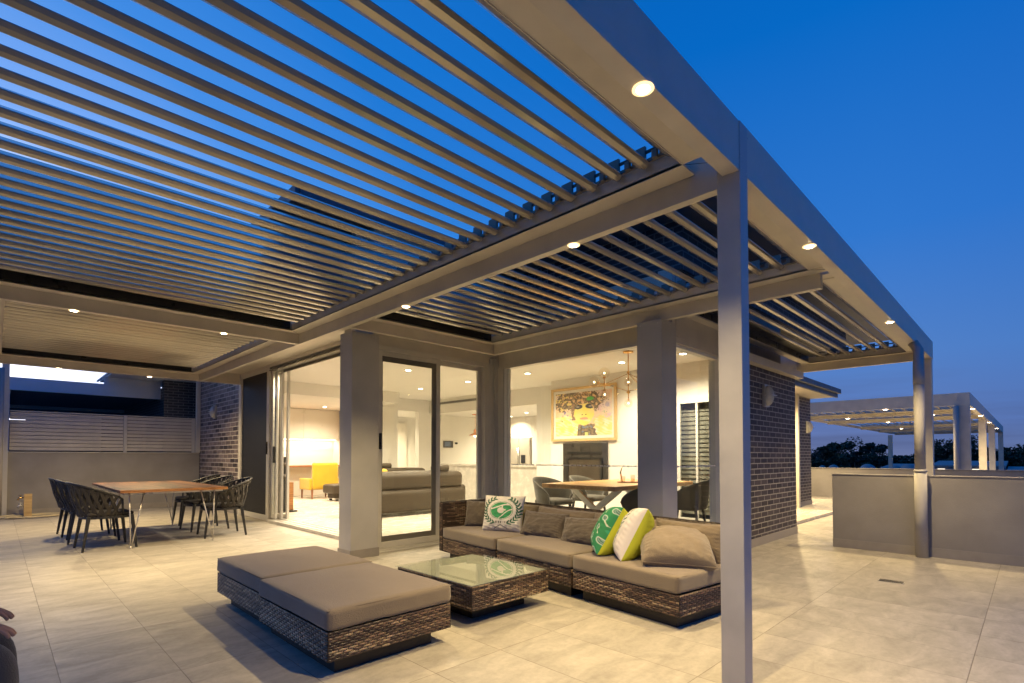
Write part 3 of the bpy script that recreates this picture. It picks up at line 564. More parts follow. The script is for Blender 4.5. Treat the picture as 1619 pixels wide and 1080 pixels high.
# cross beam 1
pg(B(3.06, 3.13, 1.236, 12.58, ZB-.002, ZT-.01), 'cross_beam', bevel=.003)
gutter(2.895, 3.059, 1.456, 7.235, 'x-'); gutter(3.131, 3.28, 1.236, 5.83, 'x+'); gutter(2.90, 3.059, 7.65, 12.33, 'x-')
# beam between the two left bays
pg(B(-.06, 3.059, 7.40, 7.475, ZB-.001, ZT-.01), 'bay_beam', bevel=.003)
gutter(.0, 3.058, 7.237, 7.399, 'y-'); gutter(.0, 3.058, 7.476, 7.64, 'y+')
pg(B(-.06, 3.9, 12.50, 12.58, ZB, ZT), 'back_beam', bevel=.003) if 0 else pg(MB().box(-.06, 3.059, 12.50, 12.58, ZB, ZT).box(3.131, 3.86, 12.50, 12.58, ZB, ZT), 'back_beam', bevel=.003)
gutter(.0, 3.058, 12.335, 12.499, 'y-')
pg(B(-.14, -.06, 1.236, 7.40, ZB, ZT), 'side_beam', bevel=.003); pg(B(-.14, -.06, 7.476, 12.50, ZB, ZT), 'side_beam', bevel=.003)
gutter(-.059, .05, 7.65, 12.33, 'x+')
pg(MB().box(.03, .155, 12.585, 12.70, 0, ZT), 'post', bevel=.004) if 0 else None
# side flashing along W1
pg(MB().box(3.131, 3.30, 6.46, 12.49, ZG, ZG+.02).box(3.30, 3.868, 6.46, 12.49, ZG+.10, ZG+.12).box(3.296, 3.30, 6.46, 12.49, ZG, ZG+.12), 'wall_flashing')
# cross beam 2
pg(B(5.555, 5.63, 1.40, 6.03, ZB-.002, ZT-.01), 'cross_beam', bevel=.003)
gutter(5.39, 5.554, 1.236, 5.83, 'x-'); gutter(5.631, 5.78, 1.236, 3.0, 'x+')
pg(B(3.131, 5.554, 5.98, 6.05, ZB, ZT-.01), 'wall_beam', bevel=.003); gutter(3.131, 5.554, 5.831, 5.979, 'y-')
pg(MB().box(3.131, 5.86, 6.051, 6.268, 3.02, 3.04).box(5.631, 5.878, 3.35, 6.05, 3.02, 3.04), 'wall_flashing')
# bay three house side and end
pg(B(5.631, 11.02, 3.10, 3.17, 3.0, ZT) if 0 else MB().box(9.75, 10.929, 3.18, 3.25, ZB, ZT), 'wall_beam', bevel=.003)
pg(MB().box(5.79, 10.78, 2.93, 3.055, ZG+.005, ZG+.02), 'gutter')
pg(B(10.93, 11.0, 1.236, 3.30, ZB-.001, ZT-.01), 'end_beam', bevel=.003); gutter(10.77, 10.929, 1.236, 3.10, 'x-')
# mitre joints and screws
for (xa, ya, xb, yb) in ((2.902, 1.452, 3.052, 1.24), (5.396, 1.452, 5.548, 1.24), (10.776, 1.452, 10.925, 1.24), (2.902, 7.24, 3.052, 7.395), (3.134, 5.975, 3.278, 5.835), (5.548, 5.975, 5.396, 5.835)):
    pg(MB().bar((xa, ya, 3.0535), (xb, yb, 3.0535), .003, .002), 'mitre_joint', mat='black')
m = MB()
for (x, y, z) in ((2.96, 1.1355, 3.0), (3.04, 1.1355, 3.0), (2.96, 1.1355, 2.93), (3.04, 1.1355, 2.93), (2.98, 1.1395, 3.15), (3.07, 1.1395, 3.15), (10.9, 1.1395, 3.15), (8.2, 1.1395, 3.17)): m.ball((x, y, z), .004, 6)
for (x, y, z) in ((3.199, 6.15, 2.86), (3.199, 6.37, 2.86), (5.449, 3.06, 2.86), (5.449, 3.29, 2.86), (5.5, 3.009, 2.86), (5.75, 3.009, 2.86), (3.24, 6.099, 2.87), (3.54, 6.099, 2.87)): m.ball((x, y, z), .006, 6)
pg(m, 'screw', mat='steel')
# louvre blades
def blade_poly(w=.185, th=.036, ang=33.5):
    pts = [(-.106, .012), (-.106, -.010), (-.085, -.034), (-.044, -.037), (-.008, -.013), (.088, -.006), (.094, .002), (.02, .008), (-.07, .016), (-.097, .017)]
    a = R(ang); return [Vector((0, y*math.cos(a)-z*math.sin(a), y*math.sin(a)+z*math.cos(a))) for y, z in pts]
BP = blade_poly()
def bay(x0, x1, y0, y1, pitch=.1955, z=3.185):
    n = int(round((y1-y0)/pitch)); pr = None; first = None
    for i in range(n):
        y = y0+pitch*(i+.5)
        if first is None:
            m = MB().prism(BP, (x0, y, z), (x1, y, z))
            for xx in (x0-.02, x1+.0): m.box(xx, xx+.02, y-.012, y+.012, z-.012, z+.012)
            first = m.build('louvre_blade', M['blade'], PG); y00 = y
        else:
            c = first.copy(); COL.objects.link(c); c.parent = PG; c.location = (random.uniform(-.003, .003), y-y00+random.uniform(-.0025, .0025), random.uniform(-.002, .002))
bay(-.05, 2.87, 1.46, 7.13); bay(.02, 2.87, 7.66, 12.2); bay(3.31, 5.36, 1.46, 5.68); bay(5.81, 10.74, 1.46, 2.84)
for (x0, x1, y0, y1) in ((-.05, 2.87, 7.04, 7.236), (.02, 2.87, 12.12, 12.334), (3.31, 5.36, 5.60, 5.83), (5.81, 10.74, 2.76, 2.93)):
    pg(MB().box(x0, x1, y0, y1, 3.17, 3.18).box(x0, x1, y1-.006, y1-.002, 3.07, 3.17), 'gap_shade_plate', mat='black')  # black plates paint the shaded gap between last blade and gutter
def channel(x, ya, yb, d=1):
    m = MB().box(x-.012, x+.012, ya, yb, 3.151, 3.172); n = int((yb-ya)/.1955)
    for k in range(n): m.box(x-.010, x+.010, ya+.03+k*.1955, ya+.125+k*.1955, 3.1725, 3.262).box(x-.035, x-.0101, ya+.13+k*.1955, ya+.165+k*.1955, 3.15, 3.20)
    pg(m, 'end_channel', mat='dark_alu')
channel(2.884, 1.47, 7.03); channel(5.375, 1.47, 5.6); channel(10.757, 1.47, 2.8)
# drive bars & pivots on the gutter edge
mb = MB()
for (x, ya, yb) in ((2.885, 1.5, 7.2), (5.38, 1.5, 5.8), (10.76, 1.5, 2.95)):
    mb = B(x-.006, x+.006, ya, yb, 3.215, 3.232); pg(mb, 'louvre_drive_bar', mat='black')
for (x, y) in ((1.986, 1.178), (4.397, 1.18), (7.578, 1.18), (9.41, 1.186)): downlight(x, y, ZB-.0005, PG, P_EXT)
for (x, y) in ((3.095, 2.44), (3.095, 4.717)): downlight(x, y, ZB-.0025, PG, P_EXT)
for (x, y) in ((.591, 7.437), (2.094, 7.437)): downlight(x, y, ZB-.0015, PG, P_EXT)
for (x, y) in ((.80, 12.54), (2.183, 12.54)): downlight(x, y, ZB-.0005, PG, P_EXT*1.1, ang=160)
# downpipe on the corner post
dp = empty('downpipe', (8.46, 1.03, 0), 'taupe round downpipe standing against the near rendered parapet by the drain', 'downpipe')
pp = MB().tube([(8.51, 1.03, .0), (8.51, 1.03, 1.12)], .067, 24).build('lower_pipe', M['upvc'], dp, True)
MB().tube([(8.51, 1.03, 1.10), (8.51, 1.03, 2.26)], .058, 24).build('upper_pipe', M['upvc'], dp, True)
MB().tube([(8.51, 1.03, 2.24), (8.51, 1.03, 2.36), (8.55, 1.035, 2.44), (9.12, 1.10, 2.78), (9.18, 1.13, 2.84), (9.19, 1.17, 2.914)], .061, 20).build('pipe_elbow', M['upvc'], dp, True)
MB().lathe([(.060, 0), (.073, 0), (.073, .02), (.060, .035)], (8.51, 1.03, 1.10), 24).build('pipe_collar', M['upvc'], dp, True)
dp2 = tag(MB().tube([(.075, 15.5, 0), (.075, 15.5, 3.2)], .045, 16).build('downpipe', M['upvc'], None, True), 'slim pale downpipe in the far left corner beside the tap post', 'downpipe')

# ------------------------------------------------------------------ parapets and screen
pa = tag(B(8.62, 8.80, -7, 2.06, 0, 1.04).build('parapet_wall', M['render'], bevel=.004), 'near grey rendered parapet wall on the right with the round downpipe in front', 'parapet wall')
MB().box(8.61, 8.81, -7, 2.07, 1.041, 1.052).build('coping', M['render'], pa); MB().box(8.608, 8.619, -7, 2.06, 0, .12).build('skirting', M['skirt'], pa)
pa = tag(B(19.0, 19.2, -9, 12, 0, .92).build('parapet_wall', M['render'], bevel=.004), 'far grey parapet wall closing the end of the terrace in front of the trees', 'parapet wall')
MB().box(18.98, 19.22, -9, 12, .921, .94).build('coping', M['render'], pa)
pa = tag(B(-2, 3.99, 15.80, 15.98, 0, 1.40).build('parapet_wall', M['render'], bevel=.004) if 0 else B(-2, 3.89, 15.80, 15.98, 0, 1.39).build('parapet_wall', M['render'], bevel=.004), 'grey rendered parapet wall behind the outdoor dining table, carrying the slatted screen', 'parapet wall')
MB().box(-2, 3.89, 15.78, 15.99, 1.391, 1.41).build('coping', M['alu2'], pa); MB().box(-2, 3.89, 15.788, 15.799, 0, .13).build('skirting', M['skirt'], pa)
sf = empty('slatted_screen', (2, 15.88, 1.41), 'taupe horizontal slatted privacy screen on top of the rear parapet wall', 'screen')
for (a, b) in ((.22, 2.24), (2.32, 3.72)):
    mb = MB()
    for i in range(10): mb.box(a, b, 15.86, 15.875, 1.44+i*.086, 1.514+i*.086)
    mb.build('slat_panel', M['alu'], sf)
for x in (2.245, 3.72): B(x, x+.07, 15.84, 15.90, 1.411, 2.30).build('screen_post', M['alu2'], sf, bevel=.003)
mb = MB().box(.22, 3.79, 15.845, 15.895, 2.302, 2.325); mb.build('top_rail', M['alu2'], sf)
for (x0, x1, lab) in ((.08, .20, 'taupe square post in the far left corner above the parapet'), (3.80, 3.89, 'taupe square post between the slatted screen and the brown brick wall')):
    tag(B(x0, x1, 15.74, 15.86, .0 if x0 < 1 else 1.411, 3.45).build('corner_post', M['alu2'], bevel=.003), lab, 'post')

# ------------------------------------------------------------------ neighbour's terrace beyond the screen
NB = empty('neighbour_house', (3, 19, 0), 'dark unlit neighbouring penthouse with brick tower and flat pergola roof behind the slatted screen', 'house')
B(3.42, 5.2, 17.6, 17.9, 0, 4.0).build('brick_tower', M['brickdark'], NB)
B(3.42, 3.7, 17.9, 30, 0, 3.3).build('side_wall', M['brickdark'], NB)
MB().box(2.1, 3.41, 18.02, 18.1, 3.301, 3.495).box(-4, 3.41, 18.0, 18.12, 2.98, 3.30).build('roof_beam', M['cityw'], NB)
MB().box(2.16, 4.4, 16.15, 19.4, 3.50, 3.56).box(2.08, 2.12, 16.15, 19.4, 3.50, 3.54).build('roof_slab', M['cityw'], NB)
mb = MB()
for i in range(58): mb.box(-4, 3.415, 18.2+i*.2, 18.385+i*.2, 3.04, 3.07)
mb.build('closed_louvres', M['roofdk'], NB)
MB().box(-.10, .25, 18.13, 29.8, 2.90, 3.03).box(.12, .24, 18.14, 18.26, 0, 2.9).box(.12, .24, 25, 25.12, 0, 2.9).box(-4, 3.4, 29.8, 29.95, 2.9, 3.2).box(-4, 3.4, 23.9, 24.0, 2.92, 3.03).build('roof_frame', M['cityw'], NB)
MB().box(3.30, 3.41, 20, 23, .2, 2.4).box(3.35, 3.41, 24, 28, .2, 2.4).build('dark_windows', M['black'], NB)
MB().box(.9, 8, 30.2, 30.4, 0, 2.96).box(-5, .35, 30.2, 30.4, 0, 2.96).box(.35, .9, 30.2, 30.4, 0, 2.84).build('end_wall', M['render'], NB)  # end wall added to darken the gaps between the screen slats

# ------------------------------------------------------------------ second pergola, far right
FP = empty('pergola', (21, 1.3, 0), 'smaller distant louvred pergola with white posts beyond the far parapet wall', 'pergola')
XX = [20.75, 28.6, 35.5, 46.0]
B(20.75, 20.87, 1.30, 7.2, 2.86, 3.24).build('front_beam', M['alu'], FP)
B(20.871, 46.0, 1.30, 1.42, 2.86, 3.24).build('side_beam', M['alu'], FP)
MB().box(20.871, 46, 1.421, 1.62, 3.0, 3.02).box(20.871, 46, 6.9, 7.2, 2.95, 3.02).build('gutter', M['alu'], FP)
for x in (24.6, 28.6, 35.5, 40.5, 46.0):
    MB().box(x, x+.12, 1.43, 7.0, 2.86, 3.16).box(x-.2, x, 1.62, 6.9, 3.0, 3.02).box(x+.12, x+.3, 1.62, 6.9, 3.0, 3.02).build('cross_beam', M['alu'], FP)
for x, y in ((20.76, 1.31), (28.6, 1.31), (35.5, 1.31), (45.9, 1.31), (45.9, 7.15)):
    B(x, x+.28, y+.001, y+(.34 if x < 22 else .24), -.3, 2.858).build('post', M['alu'], FP)
m0 = None
for i in range(16):
    y = 1.75+i*.33
    if not m0:
        m = MB()
        for a, b in ((20.95, 24.4), (24.95, 28.4), (28.95, 35.3), (35.85, 40.3), (40.85, 45.8)): m.prism(BP, (a, y, 3.1), (b, y, 3.1))
        m0 = m.build('louvre_blade', M['blade'], FP); y00 = y
    else:
        c = m0.copy(); COL.objects.link(c); c.parent = FP; c.location = (0, y-y00, 0)
for (x, y) in ((20.81, 6.05), (20.81, 3.4), (24.66, 5.3), (28.66, 4.6), (24.66, 2.6), (35.56, 5.1), (22.6, 1.36), (26.5, 1.36), (32, 1.36), (39, 1.36)):
    downlight(x, y, 2.858, FP, P_EXT*2.6 if x < 36 else 0, r=.06, ang=165)
B(20.5, 46, -8, 12, -.33, -.30).build('terrace_slab', M['floor'], FP)
MB().tube([(20.68, 1.62, -.3), (20.68, 1.62, 2.84)], .07, 14).build('downpipe', M['upvc'], FP, True)
# ================================================================== FURNITURE helpers
def pillow(w, h, t, M4, wr=.006, n=34, seed=0, pinch=.07, front=None, back=None):
    """stuffed cushion in the local xy plane, normal +z; front/back(u,v)->colour"""
    mb = MB(); vs = []; cols = []; fs = []
    if front: n = 130
    for side in (1, -1):
        base = len(vs)
        for i in range(n+1):
            for j in range(n+1):
                u = -1+2*i/n; v = -1+2*j/n
                u = math.sin(u*math.pi/2)*.35+u*.65; v = math.sin(v*math.pi/2)*.35+v*.65
                x = u*w/2*(1-pinch*(1-v*v)); y = v*h/2*(1-pinch*(1-u*u))
                e = max(0, (1-abs(u)**2.6)*(1-abs(v)**2.6)); z = side*t/2*e**.42
                edge = min(1-abs(u), 1-abs(v))
                pk = math.exp(-((edge-.12)/.12)**2)*math.sin((u*13+v*9+seed)*1.7)*math.sin((v*15-u*7+seed)*1.3)
                nn = noise.noise(Vector((u*2.3+seed, v*2.3, side*3.1)))*1.2+.5*noise.noise(Vector((u*6+seed, v*6, side)))
                z += (nn*wr*1.6+pk*wr*.9)*min(1, edge*6)
                vs.append(M4 @ Vector((x, y, z)))
                cols.append((front if side > 0 else back)(u, v) if front else (0, 0, 0))
        for i in range(n):
            for j in range(n):
                a = base+i*(n+1)+j; q = (a, a+n+1, a+n+2, a+1); fs.append(q if side > 0 else q[::-1])
    mb.add(vs, fs); return mb, (cols if front else None)
def frame(c, nrm, up):
    n = Vector(nrm).normalized(); u = Vector(up); u = (u-n*u.dot(n)).normalized(); r = u.cross(n)
    return Matrix.Translation(Vector(c)) @ Matrix((r, u, n)).transposed().to_4x4()
def pipe(w, h, M4, pinch, r=.004):
    pts = []
    for k in range(80):
        t = k/80*4; s_ = int(t); f = t-s_; u, v = [(-1+2*f, -1), (1, -1+2*f), (1-2*f, 1), (-1, 1-2*f)][s_]
        pts.append(M4 @ Vector((u*w/2*(1-pinch*(1-v*v)), v*h/2*(1-pinch*(1-u*u)), 0)))
    pts.append(pts[0]); return MB().tube(pts, r, 6)

WR = random.Random(11)
def weave(specs, mode=0):
    """woven strands standing proud of a box side; specs = (origin, run direction, length, z0, z1, outward normal)"""
    vs = []; fs = []; cols = []
    for (o, d, L, z0, z1, nn) in specs:
        o = Vector(o); d = Vector(d); nn = Vector(nn); rows = max(2, int(round((z1-z0)/.0158))); h = (z1-z0)/rows; P = .031; k = int(L/P); P = L/k
        bands = [WR.random() for _ in range(rows)]
        for r in range(rows):
            zc = z0+h*(r+.5); tone = 0
            for c in range(-1, k, 2):
                st = c+(r % 2); a = max(0, st*P+.001); b = min(L, (st+2)*P-.001)
                if b-a < P*.4: continue
                if WR.random() < .35: tone = WR.random()
                t = tone*.75+bands[r]*.22+WR.random()*.28
                base = (.046, .027, .016) if t < .42 else ((.10, .060, .034) if t < .64 else ((.18, .115, .065) if t < .86 else (.30, .215, .125)))
                q = len(vs); n = 5
                for i in range(n+1):
                    f = i/n; bul = .0018+.0062*math.sin(math.pi*f)**.7
                    for j, (dz, e) in enumerate(((-.47, .15), (-.22, .92), (.22, .92), (.47, .15))):
                        vs.append(o+d*(a+(b-a)*f)+nn*(bul*e)+Vector((0, 0, zc-0+dz*h))); cols.append(tuple(x*(.85+.3*WR.random()) for x in base))
                for i in range(n):
                    for j in range(3): u = q+i*4+j; fs.append((u, u+4, u+5, u+1))
        m_ = int(L/P)
        for c in range(0, k+1):
            q = len(vs); x = min(L, max(0, c*P)); w = .0035
            for (dx, e) in ((-w, 0), (0, .0035), (w, 0)):
                for z in (z0, z1): vs.append(Vector((o.x, o.y, 0))+d*min(L, max(0, x+dx))+nn*(e+.0005)+Vector((0, 0, z))); cols.append((.03, .02, .014))
            fs += [(q, q+2, q+3, q+1), (q+2, q+4, q+5, q+3)]
    for i, f in enumerate(fs):
        pass
    mb = MB(); mb.add([Vector(v) for v in vs], fs); return mb, cols
def weave_box(x0, x1, y0, y1, z0, z1, par, sides='xyXY'):
    sp = []
    if 'x' in sides: sp.append(((x0, y0, 0), (0, 1, 0), y1-y0, z0, z1, (-1, 0, 0)))
    if 'X' in sides: sp.append(((x1, y0, 0), (0, 1, 0), y1-y0, z0, z1, (1, 0, 0)))
    if 'y' in sides: sp.append(((x0, y0, 0), (1, 0, 0), x1-x0, z0, z1, (0, -1, 0)))
    if 'Y' in sides: sp.append(((x0, y1, 0), (1, 0, 0), x1-x0, z0, z1, (0, 1, 0)))
    mb, cols = weave(sp); return mb.build('woven_rattan', M['weave'], par, True, cols=cols)
# ------------------------------------------------------------------ sofa (local: x = depth, y = length)
SOFA = empty('rattan_sofa', (0, 0, 0), 'long brown rattan sectional sofa with taupe seat cushions along the dining room window', 'sofa')
for i, (a, b) in enumerate(((0, 1.13), (1.145, 2.30), (2.315, 3.46))):
    mb = B(.006, .82, a+.006, b-.006, .10, .262); bs = mb.build('seat_base', M['rdark'], SOFA); weave_box(.006, .82, a+.006, b-.006, .10, .262, bs, 'xyY')
    B(.07, .80, a+.07, b-.07, .0, .099).build('plinth', M['rdark'], bs)
    MB().soft(-.01, .80, a+.006, b-.006, .265, .405, .03, .012, 16, .005, i*5).build('seat_cushion', M['taupe'], SOFA, True); MB().tube([(-.008+.01, a+.016, .393), (.79, a+.016, .393), (.79, b-.016, .393), (-.008+.01, b-.016, .393), (-.008+.01, a+.016, .393)], .004, 6).build('seam_piping', M['taupe2'], SOFA, True)
    bf = B(.826, .899, a, b, .10, .70).build('back_frame', M['rdark'], SOFA); weave_box(.826, .899, a, b, .10, .70, bf, 'xX' if i else 'xXy')
am = B(.006, .905, 3.468, 3.544, .10, .712).build('arm', M['rdark'], SOFA); weave_box(.006, .905, 3.468, 3.544, .10, .712, am)
MB().tube([(.0, 3.506, .715), (.86, 3.506, .715), (.863, 3.40, .705), (.863, .0, .705)], .017, 8).build('top_rail', M['wicker'], SOFA, True)
SOFA.location = (3.62, 1.87, 0); SOFA.rotation_euler = (0, 0, -R(7))
SM = Matrix.Translation(SOFA.location) @ Matrix.Rotation(-R(7), 4, 'Z')
def cushion_obj(name, w, h, t, c, nrm, up, mat, label, group=None, seed=0, pinch=.06, wr=.006, front=None, back=None, piping=None, cat='cushion'):
    Mx = SM @ frame(c, nrm, up); base = Mx.translation
    mb, cols = pillow(w, h, t, Mx, wr, 44, seed, pinch, front, back)
    root = mb.build(name, M[mat], None, True, cols=cols); tag(root, label, cat, group)
    if piping: pipe(w, h, Mx, pinch).build('piping', M[piping], root, True)
    return root
G1 = 'taupe cushions on the rattan sofa'
cushion_obj('back_cushion', .92, .33, .20, (.72, 2.92, .545), (-1, -.05, .22), (0, 0, 1), 'taupe2', 'taupe back cushion at the far end of the sofa, behind the white emblem cushion', G1, 1, piping='taupe2')
cushion_obj('back_cushion', .95, .33, .20, (.72, 1.98, .545), (-1, 0, .22), (0, 0, 1), 'taupe2', 'taupe back cushion standing behind the middle grey-brown lumbar cushion', G1, 2, piping='taupe2')
cushion_obj('back_cushion', .98, .33, .20, (.72, 1.06, .545), (-1, 0, .22), (0, 0, 1), 'taupe2', 'taupe back cushion standing just left of and behind the green cushion', G1, 3, piping='taupe2')
cushion_obj('back_cushion', .72, .35, .20, (.71, .38, .55), (-1, -.04, .20), (0, 0, 1), 'taupe2', 'taupe back cushion upright at the near end of the sofa by the white post', G1, 4, piping='taupe2')
LU = SM.to_3x3().inverted() @ Vector((.80, .55, .28))
cushion_obj('loose_cushion', .58, .50, .30, (.42, .32, .525), (-.22, -.26, .9), LU, 'taupe', 'large plump taupe cushion lying flat on the near end of the sofa', G1, 5, .015, .008, piping='taupe')
cushion_obj('lumbar_cushion', .38, .34, .15, (.42, 3.24, .565), (-.75, -.6, .3), (0, 0, 1), 'taupe3', 'small grey-brown cushion leaning in the far arm corner of the sofa', G1, 6, piping='taupe3')
cushion_obj('lumbar_cushion', .66, .30, .18, (.53, 2.12, .53), (-1, -.12, .42), (0, 0, 1), 'taupe3', 'grey-brown lumbar cushion right beside the white emblem cushion', G1, 7, .10, .008, piping='taupe3')
cushion_obj('lumbar_cushion', .66, .30, .18, (.52, 1.45, .53), (-1, -.05, .42), (0, .06, 1), 'taupe3', 'grey-brown lumbar cushion touching the green racket cushion', G1, 8, .10, .008, piping='taupe3')
cream = (.66, .62, .56); green = (.02, .19, .07); green2 = (.04, .30, .11); dkg = (.015, .10, .05); limec = (.42, .44, .02)
LEAVES = []
for i in range(11):
    a_ = R(-62+i*12.5)
    for d_, tw in ((.075, 38), (-.075, -30)):
        rr_ = 1.0+d_; LEAVES.append((.66*rr_*math.cos(a_), .60*rr_*math.sin(a_), math.cos(a_+R(90-tw)), math.sin(a_+R(90-tw))))
def emblem(u, v):
    x, y = u/1.32, (v-.12)/1.30; u = x; rr = math.hypot(x/.46, y/.40)
    c = cream
    if rr < 1.0:
        c = green2 if noise.noise(Vector((u*3, v*6, 0))) > 0 else (.03, .25, .085)
        wv = .38*math.sin(x*4.4+.6)
        if abs(y-.28*wv-.16) < .028 or abs(y+.22-.5*math.sin(x*4.0-.2)*.55) < .025: c = cream
        if math.hypot(x+.02, (y-.0)/1.0) < .13 or (0 < x < .17 and abs(y-.02) < .035) or (abs(x-.03) < .03 and 0 < y < .22): c = cream
        if rr > .90: c = cream
        if rr > .955: c = green
    for (lx, ly, ux, uy) in LEAVES:
        dx, dy = abs(x)-lx, y-ly; p = dx*ux+dy*uy; q = -dx*uy+dy*ux
        if (p/.095)**2+(q/.030)**2 < 1: c = dkg
    if -.56 < y < -.47 and abs(x) < .30 and math.sin(x*88) > -.1 and math.sin(x*37+2) > -.75: c = (.06, .07, .06)
    if -.80 < y < -.62 and (abs(abs(x)-(-.62-y)*1.5) < .022): c = (.07, .08, .06)
    return c
def racket(u, v):
    c = green
    a = u*.82+v*.57; b = -u*.57+v*.82
    gx = (a*2.9) % 1.0-.5; row = math.floor(a*2.9); gy = (b*1.9+.5*(row % 2)) % 1.0-.5
    X = gx/2.9; Y = gy/1.9; h = math.hypot(X, (Y-.08)/1.15)
    if h < .105: c = (.45, .50, .42) if h > .078 else ((.05, .13, .10) if (int((X+1)*38) % 2 == 0) else (.20, .32, .26))
    elif abs(X) < .018 and -.22 < Y < .0: c = (.55, .58, .45)
    elif h < .128: c = (.03, .28, .13)
    return c
def laurel(u, v):
    c = (.62, .57, .54); x = u+.05
    for i in range(9):
        for s_ in (-1, 1):
            dx, dy = u-.42+.20*(i*.19-.76)**2-s_*.10, v-(i*.19-.76); p = dx*s_*.62+dy*.78; q = -dx*.78+dy*s_*.62
            if (p/.11)**2+(q/.04)**2 < 1: c = dkg
    return c
cushion_obj('emblem_cushion', .52, .44, .19, (.40, 2.70, .615), (-.86, -.52, .28), (0, 0, 1), 'vcol', 'white cushion printed with a green oval emblem and laurel wreath', None, 9, front=emblem, back=lambda u, v: limec)
rt = Vector((.708, -.706, 0)); upv = Vector((0, 0, 1)); inv = SM.to_3x3().inverted()
def n_loc(a, b, cc): return inv @ (rt*a+upv*b+Vector((-.706, -.708, 0))*cc)
cushion_obj('racket_cushion', .44, .48, .30, (.34, .96, .61), n_loc(-.78, .44, -.22), n_loc(.48, .85, 0), 'vcol', 'green cushion patterned with small rackets, lime green on its back', None, 10, .05, .005, front=racket, back=lambda u, v: limec)
cushion_obj('laurel_cushion', .44, .50, .28, (.34, .70, .61), n_loc(-.80, .42, -.20), n_loc(.50, .84, 0), 'vcol', 'white cushion with a thin green laurel sprig and a lime green back', None, 11, .05, .005, front=laurel, back=lambda u, v: limec)

# ------------------------------------------------------------------ ottomans
def ottoman(x0, x1, y0, y1, label, seed):
    o = empty('rattan_ottoman', ((x0+x1)/2, (y0+y1)/2, 0), label, 'ottoman', 'pair of rattan ottomans')
    bs = B(x0+.012, x1-.012, y0+.012, y1-.012, .10, .272).build('base', M['rdark'], o); weave_box(x0+.012, x1-.012, y0+.012, y1-.012, .10, .272, bs)
    B(x0+.09, x1-.12, y0+.09 if y0 < 3.5 else y0+.02, y1-.02 if y0 < 3.5 else y1-.12, 0, .099).build('plinth', M['rdark'], o)
    c = MB().soft(x0, x1, y0, y1, .275, .405, .032, .020, 24, .0085, seed).build('seat_cushion', M['taupe'], o, True); e = .010; MB().tube([(x0+e, y0+e, .394), (x1-e, y0+e, .394), (x1-e, y1-e, .394), (x0+e, y1-e, .394), (x0+e, y0+e, .394)], .0038, 6).build('seam_piping', M['taupe2'], o, True)
    return o
ottoman(1.38, 2.30, 2.90, 4.02, 'nearer rattan ottoman with a taupe cushion, in the foreground', 1)
ottoman(1.41, 2.33, 4.035, 5.14, 'farther rattan ottoman with a taupe cushion, closer to the house pillar', 2)
# ------------------------------------------------------------------ coffee table
ct = empty('coffee_table', (3.05, 3.5, 0), 'low square rattan coffee table with a glass top in front of the sofa', 'coffee table')
cb = B(2.586, 3.464, 3.026, 4.044, .12, .308).build('base', M['rdark'], ct); weave_box(2.586, 3.464, 3.026, 4.044, .12, .308, cb); B(2.60, 3.45, 3.04, 4.03, .3085, .3105).build('sheen_panel', M['tpanel'], ct); B(2.74, 3.34, 3.2, 3.88, 0, .119).build('plinth', M['rdark'], ct)
B(2.565, 3.485, 3.005, 4.065, .311, .319).build('glass_top', M['tglass'], ct, bevel=.002)

# ------------------------------------------------------------------ outdoor dining
dt = empty('dining_table', (1.95, 10.2, 0), 'outdoor hardwood dining table on pale hairpin legs before the rear parapet', 'table')
TX0, TX1, TY0, TY1, TZ = 1.24, 2.60, 8.95, 11.9, .83
mb = MB().box(TX0, TX1, TY0, TY1, TZ-.034, TZ); mb.build('tabletop', M['wood'], dt, bevel=.006)
vs = MB()
pts = 26
for i in range(pts):
    x = TX0+(TX1-TX0)*i/pts; x2 = TX0+(TX1-TX0)*(i+1)/pts; w1 = .012*noise.noise(Vector((x*5, 0, 0))); vs.box(x, x2, TY0-.022+w1, TY0-.001, TZ-.04-.004*noise.noise(Vector((x*9, 3, 0))), TZ-.001)
vs.build('live_edge', M['edge'], dt)
MB().box(1.30, 2.58, 9.1, 9.14, TZ-.075, TZ-.036).box(1.30, 2.58, 11.7, 11.74, TZ-.075, TZ-.036).box(1.30, 1.34, 9.14, 11.7, TZ-.07, TZ-.036).box(2.54, 2.58, 9.14, 11.7, TZ-.07, TZ-.036).build('table_frame', M['hair'], dt)
for (x, y, sx) in ((1.38, 9.02, 1), (2.42, 9.02, -1), (1.48, 11.6, 1), (2.42, 11.6, -1)):
    foot = Vector((x, y, .0))
    m = MB().tube([(x+(-.02)*sx, y+.02, TZ-.04), foot+Vector((0, 0, .02))], .009, 8).tube([(x+.16*sx, y+.06, TZ-.04), foot+Vector((.008, 0, .02))], .009, 8).lathe([(.013, 0), (.013, .03)], foot, 10)
    m.build('leg', M['hair'], dt, True)
